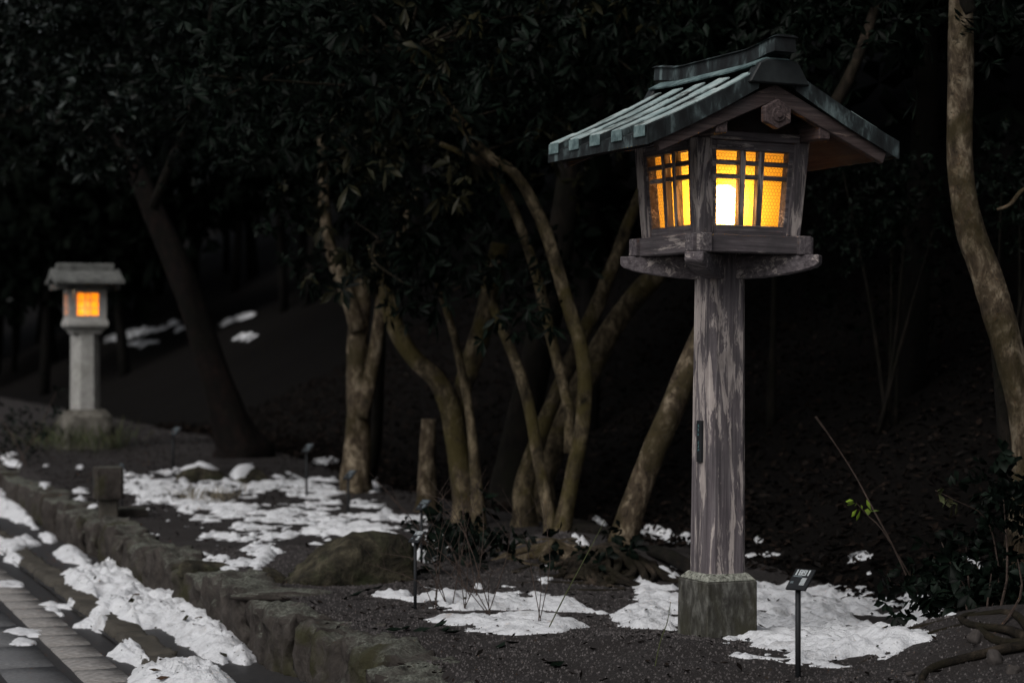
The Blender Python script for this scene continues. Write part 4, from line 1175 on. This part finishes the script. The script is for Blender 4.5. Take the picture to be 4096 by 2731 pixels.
# thin saplings in the gloom on the right
for k, (pp, lab) in enumerate(((S((1780, 560, 10), (1778, 680, 14), (1775, 800, 16), (1770, 1000, 18), D=17.5), 'thin dim sapling just right of the lantern post'), (S((2080, 640, 6), (2074, 800, 8), (2066, 940, 9), (2060, 1050, 10), D=16.5), 'thin dim sapling halfway to the right edge trunk'), (S((2030, 700, 5), (2045, 850, 7), (2050, 1000, 9), D=17.2), 'thinner dim sapling left of the other one at right'))):
    rt, _ = tree_root('sapling', lab, pp[-1][0], pp[-1][1], pp[-1][2])
    m = MB(); stem(m, sit(pp), 80 + k, 6, .1); part(m, 'trunk', M['bark_dark'], rt)
    c = np.array([wpt(pp[0][0], pp[0][1], pp[0][2])]) + rg.normal(size=(40, 3)) * .25
    fix(crown('crown', rt, c, M['leaf_far'], rg, per=5, L=.09, W=.03), rt)

# dim evergreen shrubs on the slope at right
for k, (bx, lab) in enumerate((((3280, 3800, 640, 960, 14.5, 16.5), 'dim evergreen shrub on the slope between lantern and right edge trunk'), ((3850, 4250, 620, 900, 13, 15), 'dim evergreen shrub behind the right edge trunk'))):
    cx, cyy, D = (bx[0] + bx[1]) / 2, bx[3], (bx[4] + bx[5]) / 2
    rt, _ = tree_root('evergreen_shrub', lab, cx, cyy, D); rt['category'] = 'shrub'
    c = clumps(bx, 26, 14, .16, rg)
    fix(crown('foliage', rt, c, M['leaf'], rg, per=6, L=.07, W=.03), rt)
    m = MB()
    for q in range(5):
        e = c[q * 50]; b = np.array([rt.location[0] + rg.uniform(-.1, .1), D, rt.location[2] - .1])
        m.tube([b, (b + e) / 2 + rg.normal(size=3) * .06, e], [.02, .014, .006], 6, 0, q, 3)
    part(m, 'stems', M['bark_dark'], rt)

# stump
root, _ = tree_root('tree_stump', 'pale broken stump left of the many stemmed tree', 1712, 1920, 17.6); root['category'] = 'stump'
m = MB(); stem(m, sit(S((984, 962, 34), (983, 1000, 36), (982, 1060, 38), (980, 1110, 46), D=17.6)), 91, 12, .12); part(m, 'trunk', M['bark_pale'], root)

# fallen logs
for k, (a, b, w, lab) in enumerate((((1290, 1180, 16.0), (1440, 1215, 14.6), 30, 'upper of two fallen logs behind the slanting trunk'), ((1290, 1225, 15.2), (1440, 1262, 14.0), 34, 'lower of two fallen logs behind the slanting trunk'), ((1500, 1270, 13.2), (1640, 1312, 12.2), 34, 'fallen log between slanting trunk and lantern base'))):
    m = MB(); P = np.array([wpt(a[0]*K, a[1]*K, a[2]), wpt(b[0]*K, b[1]*K, b[2])])
    for j in range(2): P[j][2] = gp(P[j][0], P[j][1]) + .03
    P = np.array([P[0], P[0]*.6 + P[1]*.4 + [0, 0, .02], P[1]])
    m.tube(P, [w*K*a[2]/FPX/2]*3, 10, .15, k, 4)
    tag(m.build('fallen_log', M['bark_dark'], None, True), lab, 'log')

# ------------------------------------------------------------------ roots at the foot of the trees
def root_mass(name, label, px, py, n, spread, rad, seed, mat, rise=0.0):
    rs = np.random.default_rng(seed); p = px2g(px, py)
    o = empty(name, tuple(p)); tag(o, label, 'roots')
    for q in range(n):
        a = q / n * 6.283 + rs.uniform(-.3, .3); L = spread * rs.uniform(.6, 1.15); pts = []; rr = []
        for f in np.linspace(0, 1, 6):
            wob = .9 * math.sin(f * 5 + q * 2.1) * f; x = p[0] + math.cos(a + wob) * L * f; y = p[1] + math.sin(a + wob * .7) * L * f
            pts.append((x, y, gp(x, y) + rise * max(0, 1 - f * L / .36) ** .6 + rad * (1.6 * (1 - f) ** 2 - .55 + .5 * rs.random()))); rr.append(rad * (1.2 - .95 * f))
        m = MB(); m.tube(pts, rr, 8, .18, seed + q, 3)
        fix(m.build('root', mat, o, True), o)
    return o
rm = root_mass('tree_roots', 'dark tangled root mound under the slanting trunk beside the snow sheet', 2440, 2300, 26, .62, .030, 5, M['bark_root'], .13)
V, F = blob_np(.30, .30, .15, .30, 66, 60, 34)
V += .05 * np.stack([fbm(V[:, 1] * 16, V[:, 2] * 16, 3, 4), fbm(V[:, 0] * 16, V[:, 2] * 16 + 9, 3, 5), fbm(V[:, 0] * 16, V[:, 1] * 16, 3, 6)], 1)
mo = link('root_mound', mesh_np('root_mound', V, F), M['bark_root'], rm, True); mo.location = (0.0, .0, -.03)
root_mass('tree_roots', 'tangled pale roots under the many stemmed tree', 2220, 2215, 12, .5, .034, 6, M['bark_pale'])
root_mass('tree_roots', 'brown surface roots snaking across the bottom right corner', 4150, 2600, 9, 1.1, .022, 7, M['bark_root'])
for k, (px, py, r3, lab) in enumerate(((3975, 2650, (.05, .05, .06), 'pinkish wedge shaped stone at the bottom right'), (4055, 2690, (.05, .04, .035), 'small grey stone beside the pinkish wedge stone'), (3905, 2560, (.055, .05, .05), 'flat brown stone above the pinkish wedge stone'), (3640, 2700, (.04, .04, .025), 'small stone among the bottom right roots'))):
    p = onground(px, py); r3 = tuple(v * .75 for v in r3); rock('stone', (p[0], p[1], p[2] + r3[2] * .25), r3, M['rock_pale'], lab, 120 + k, k, .08, cat='stone')

# ------------------------------------------------------------------ undergrowth
rg = np.random.default_rng(31)
def shrub(name, label, px, py, boxes, nst, mat, L, W, per, sig, seed):
    rs = np.random.default_rng(seed); p = px2g(px, py)
    o = empty(name, tuple(p)); tag(o, label, 'shrub')
    C = np.vstack([clumps(b, n, k_, sig, rs) for b, n, k_ in boxes])
    fix(crown('foliage', o, C, mat, rs, per=per, L=L, W=W), o)
    for q in range(nst):
        e = C[rs.integers(len(C))]; b = p + np.array([rs.uniform(-.12, .12), rs.uniform(-.12, .12), -.05])
        m = MB(); m.tube([b, b * .5 + e * .5 + rs.normal(size=3) * .04, e], [.008, .006, .003], 5, 0, q, 3); fix(m.build('stem', M['twig'], o), o)
    return o
shrub('undergrowth_shrub', 'dark leafy shrub crowding the foot of the right edge trunk', 3950, 2560, [((3780, 4180, 2200, 2520, 9.4, 10.4), 40, 8), ((3620, 3800, 2280, 2520, 9.6, 10.3), 12, 4), ((3850, 4150, 1900, 2150, 9.8, 10.6), 16, 6)], 14, M['leaf'], .075, .04, 5, .07, 41)
shrub('ivy', 'dark ivy leaves over the roots of the slanting trunk', 2420, 2330, [((2230, 2560, 2200, 2420, 12.2, 13.0), 30, 4)], 5, M['leaf'], .085, .05, 4, .08, 42)
shrub('low_shrub', 'dark leafy sprigs at the foot of the twiggy shrub', 1880, 2300, [((1720, 2150, 2080, 2280, 12.6, 14), 26, 5)], 8, M['leaf'], .11, .045, 5, .09, 43)
shrub('low_shrub', 'dim leafy plants at the left edge below the stone lantern', 90, 1860, [((-60, 200, 1600, 1860, 23, 25), 14, 6)], 4, M['leaf'], .12, .03, 5, .14, 44)

def twig_thing(name, label, cat, paths, mat, fresh=None, leafmat=None):
    """paths: list of [(px,py,depth,width px)]"""
    a = paths[0][-1]; P = wpt(a[0], a[1], a[2]); o = empty(name, (P[0], P[1], gp(P[0], P[1]))); tag(o, label, cat)
    for q, pp in enumerate(paths):
        m = MB(); stem(m, pp, q, 6, 0, 3); fix(m.build('stem', mat, o), o)
    if fresh is not None:
        fix(crown('leaves', o, np.array([wpt(*f) for f in fresh]), leafmat, rg, per=4, L=.06, W=.03), o)
    return o
twig_thing('cut_stem', 'long bare slanting stem right of the lantern post', 'stem', [[(3262, 1665, 10.2, 11), (3330, 1760, 10.2, 6), (3420, 1900, 10.2, 6), (3500, 2050, 10.1, 7), (3570, 2180, 10.1, 7), (3680, 2420, 10.1, 8)]], M['twig'])
twig_thing('young_shoot', 'shoot with fresh yellow green leaves beside the long bare stem', 'shoot', [[(3425, 2010, 10.0, 3), (3470, 2060, 10.0, 4), (3530, 2120, 10.0, 5), (3640, 2300, 10.1, 6)]], M['twig'], [(3425, 2015, 10.0), (3450, 2040, 10.0), (3470, 2065, 10.0)], M['leaf_fresh'])
twig_thing('young_shoot', 'leafy green shoot reaching left from the right edge shrub', 'shoot', [[(3740, 1960, 10.0, 3), (3820, 2000, 10.0, 4), (3950, 2080, 10.1, 6), (4000, 2300, 10.1, 7)]], M['twig'], [(3745, 1965, 10.0), (3790, 1985, 10.0), (3830, 2010, 10.0)], M['grass'])
tw = []
rs = np.random.default_rng(77)
for bx, by in ((1745, 2440), (1850, 2440), (1945, 2455), (1960, 2455), (2160, 2500), (1900, 2400), (1800, 2420)):
    D = px2g(bx, by)[1]
    for q in range(3):
        ex, ey = bx + rs.uniform(-330, 130), by - rs.uniform(180, 560)
        mx, my = bx * .6 + ex * .4 + rs.uniform(-30, 60), by * .5 + ey * .5 - rs.uniform(0, 90)
        tw.append([(ex, ey, D + rs.uniform(-.3, .3), 1.4), (mx, my, D, 2.8), (bx + rs.uniform(-12, 12), by, D, 4.5)])
        for b in range(3):
            f = rs.uniform(.2, .7); sx_, sy_ = mx * (1 - f) + ex * f, my * (1 - f) + ey * f
            tw.append([(sx_ + rs.uniform(-140, 120), sy_ - rs.uniform(20, 160), D, 1.0), (sx_, sy_, D, 1.9)])
twig_thing('twiggy_shrub', 'bare reddish twiggy shrub in front of the many stemmed tree', 'shrub', tw, M['twig'])
for k, (pp, lab) in enumerate(((((2683, 2405, 8.8, 2), (2668, 2490, 8.8, 4), (2640, 2570, 8.8, 5), (2615, 2690, 8.8, 5)), 'single green grass stalk left of the lantern base'), (((2420, 2080, 9.9, 2), (2330, 2250, 9.9, 4), (2250, 2400, 9.9, 5), (2185, 2530, 9.9, 5)), 'long thin green stalk slanting over the oval snow patch'))):
    twig_thing('grass_stalk', lab, 'grass', [list(pp)], M['grass'])

# grass tufts, dead leaves, gravel: nobody could count these
def blades(name, label, spots, n, L, mat, seed, spread):
    rs = np.random.default_rng(seed); O = []
    for px, py in spots:
        p = px2g(px, py); q = rs.normal(size=(n, 2)) * spread
        X, Y = p[0] + q[:, 0], p[1] + q[:, 1]; O.append(np.stack([X, Y, gz(X, Y) - .01], 1))
    O = np.vstack(O); k = len(O)
    Dv = np.stack([rs.normal(size=k) * .35, rs.normal(size=k) * .35, np.ones(k)], 1)
    Ls = L * rs.uniform(.5, 1.2, k)
    V, F = leaves_np(O, Dv, unit(k, rs), Ls, np.full(k, .009) * rs.uniform(.7, 1.3, k), .3)
    return tag(link(name, mesh_np(name, V, F), mat), label, 'grass', kind='stuff')
blades('grass_tufts', 'dim grass growing around the foot of the stone lantern', [(210, 1800), (280, 1805), (350, 1810), (420, 1800), (160, 1790), (470, 1790)], 60, .55, M['grass'], 51, .16)
blades('dry_grass', 'pale dry stalks standing in the broken snow sheet', [(760, 2005), (800, 2010), (850, 2020), (905, 2000)], 26, .26, M['straw'], 52, .10)

def scatter(n, s0, s1, t0, t1, rs, bias=1.0):
    s = s0 + (s1 - s0) * rs.random(n) ** bias; t = t0 + (t1 - t0) * rs.random(n)
    X, Y = xy(s, t); return X, Y
rs = np.random.default_rng(61)
X, Y = scatter(70000, 3.5, 12, -3, 24, rs, 1.3)
O = np.stack([X, Y, gz(X, Y) + .012 + rs.random(len(X)) * .03], 1)
Dv = unit(len(O), rs) * np.array([1, 1, .45]); Nv = np.array([[0, 0, 1.0]]) + .7 * unit(len(O), rs)
Ls = .022 + .08 * rs.random(len(O)) ** 2
V, F = leaves_np(O, Dv, Nv, Ls, Ls * rs.uniform(.4, .6, len(O)), .1)
tag(link('leaf_litter', mesh_np('leaf_litter', V, F), M['litter']), 'brown dead leaves covering the hillside', 'leaf litter', kind='stuff')
X1, Y1 = scatter(2600, .1, 3.4, -2, 14, rs); X2, Y2 = scatter(9000, .3, 4.4, 9, 26, rs); X, Y = np.concatenate([X1, X2]), np.concatenate([Y1, Y2])
O = np.stack([X, Y, gz(X, Y) + .008], 1)
Dv = unit(len(O), rs) * np.array([1, 1, .3]); Nv = np.array([[0, 0, 1.0]]) + .5 * unit(len(O), rs)
Ls = rs.uniform(.015, .06, len(O))
V, F = leaves_np(O, Dv, Nv, Ls, Ls * .45, .1)
tag(link('fallen_leaves', mesh_np('fallen_leaves', V, F), M['litter']), 'scattered dead leaves and bits on the garden gravel', 'leaf litter', kind='stuff')
X, Y = scatter(26000, .25, 2.6, -2.5, 5.5, rs)
r_ = rs.uniform(.003, .009, len(X)); a = rs.random(len(X)) * 6.28
Zg = gz(X, Y)
base4 = np.array([(0, 1), (.87, -.5), (-.87, -.5)])
V = np.zeros((len(X), 4, 3))
for q in range(3):
    V[:, q, 0] = X + r_ * (np.cos(a) * base4[q, 0] - np.sin(a) * base4[q, 1]); V[:, q, 1] = Y + r_ * (np.sin(a) * base4[q, 0] + np.cos(a) * base4[q, 1]); V[:, q, 2] = Zg - .002
V[:, 3] = np.stack([X + rs.normal(size=len(X)) * .001, Y, Zg + r_ * 1.1], 1)
b = (np.arange(len(X)) * 4)[:, None]
F = np.concatenate([b + np.array([[0, 1, 3]]), b + np.array([[1, 2, 3]]), b + np.array([[2, 0, 3]])], 0)
M['gravel'] = mat_leaf('gravel_grain', [(.03, .026, .026), (.065, .058, .058), (.125, .113, .112), (.048, .042, .042)], .8, .3)
tag(link('gravel', mesh_np('gravel', V.reshape(-1, 3), F), M['gravel']), 'dark coarse gravel around the lantern base', 'gravel', kind='stuff')

# green leaves lying about
GL = []
for px, py in ((1210, 2300), (1475, 2370), (1620, 2530), (1770, 2540), (2020, 2580), (2260, 2660), (1730, 2525), (1390, 2400)):
    GL.append(px2g(px, py) + [0, 0, .02])
O = np.repeat(np.array(GL), 2, 0); V, F = leaves_np(O, unit(len(O), rs) * [1, 1, .2], unit(len(O), rs) * .4 + [0, 0, 1], np.full(len(O), .10), np.full(len(O), .05), 0.)
tag(link('green_leaves', mesh_np('green_leaves', V, F), M['leaf']), 'fallen dark green leaves on the gravel bed', 'leaves', kind='stuff')

# ------------------------------------------------------------------ the wood on the hillside: one dark mass of trunks and leaves
rs = np.random.default_rng(71)
def wood_mass(name, label, spots, n, L, trunks=True):
    VV, FF = [], []; off = 0; TR = MB()
    for k, (x, y, z, H, R) in enumerate(spots):
        if trunks: TR.tube([(x, y, z - .2), (x + rs.uniform(-.3, .3), y + rs.uniform(-.3, .3), z + H * .4), (x + rs.uniform(-.6, .6), y, z + H)], [rs.uniform(.08, .2), .1, .03], 7, .1, k, 3)
        q = unit(n, rs) * rs.random((n, 1)) ** .4
        C = np.array([x, y, z + H * .64]) + q * np.array([R, R, H * .42])
        V, F = rosettes(C, rs, per=4, L=L, W=L * .5, droop=.15)
        VV.append(V); FF.append(F + off); off += len(V)
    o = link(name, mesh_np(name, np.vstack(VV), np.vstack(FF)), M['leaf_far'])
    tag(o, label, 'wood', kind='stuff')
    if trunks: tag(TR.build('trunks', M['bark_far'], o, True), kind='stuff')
    return o
spots = []
for k in range(80):
    ss_, tt_ = rs.uniform(5.5, 24), rs.uniform(-7, 40)
    if tt_ > 11 and ss_ < 10: ss_ += 6
    x, y = xy(ss_, tt_); spots.append((x, y, gp(x, y), rs.uniform(7, 11), 2.5))
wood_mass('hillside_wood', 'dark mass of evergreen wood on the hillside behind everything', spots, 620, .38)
spots = []
for k in range(46):
    x, y = xy(rs.uniform(2.5, 14), rs.uniform(36, 80)); spots.append((x, y, gp(x, y), rs.uniform(8, 12), 3.0))
for k in range(30):
    x, y = xy(rs.uniform(-22, 4), rs.uniform(62, 100)); spots.append((x, y, -.5, rs.uniform(10, 15), 3.6))
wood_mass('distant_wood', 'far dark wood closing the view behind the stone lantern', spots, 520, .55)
# high unseen canopy above the picture, trunkless crowns added to shade the trees
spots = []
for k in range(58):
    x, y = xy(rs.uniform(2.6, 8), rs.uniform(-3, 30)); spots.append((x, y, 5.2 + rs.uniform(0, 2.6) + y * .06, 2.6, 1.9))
o = wood_mass('canopy', 'unseen dense leaf canopy added overhead to shade the hillside and trees', spots, 420, .34, False)
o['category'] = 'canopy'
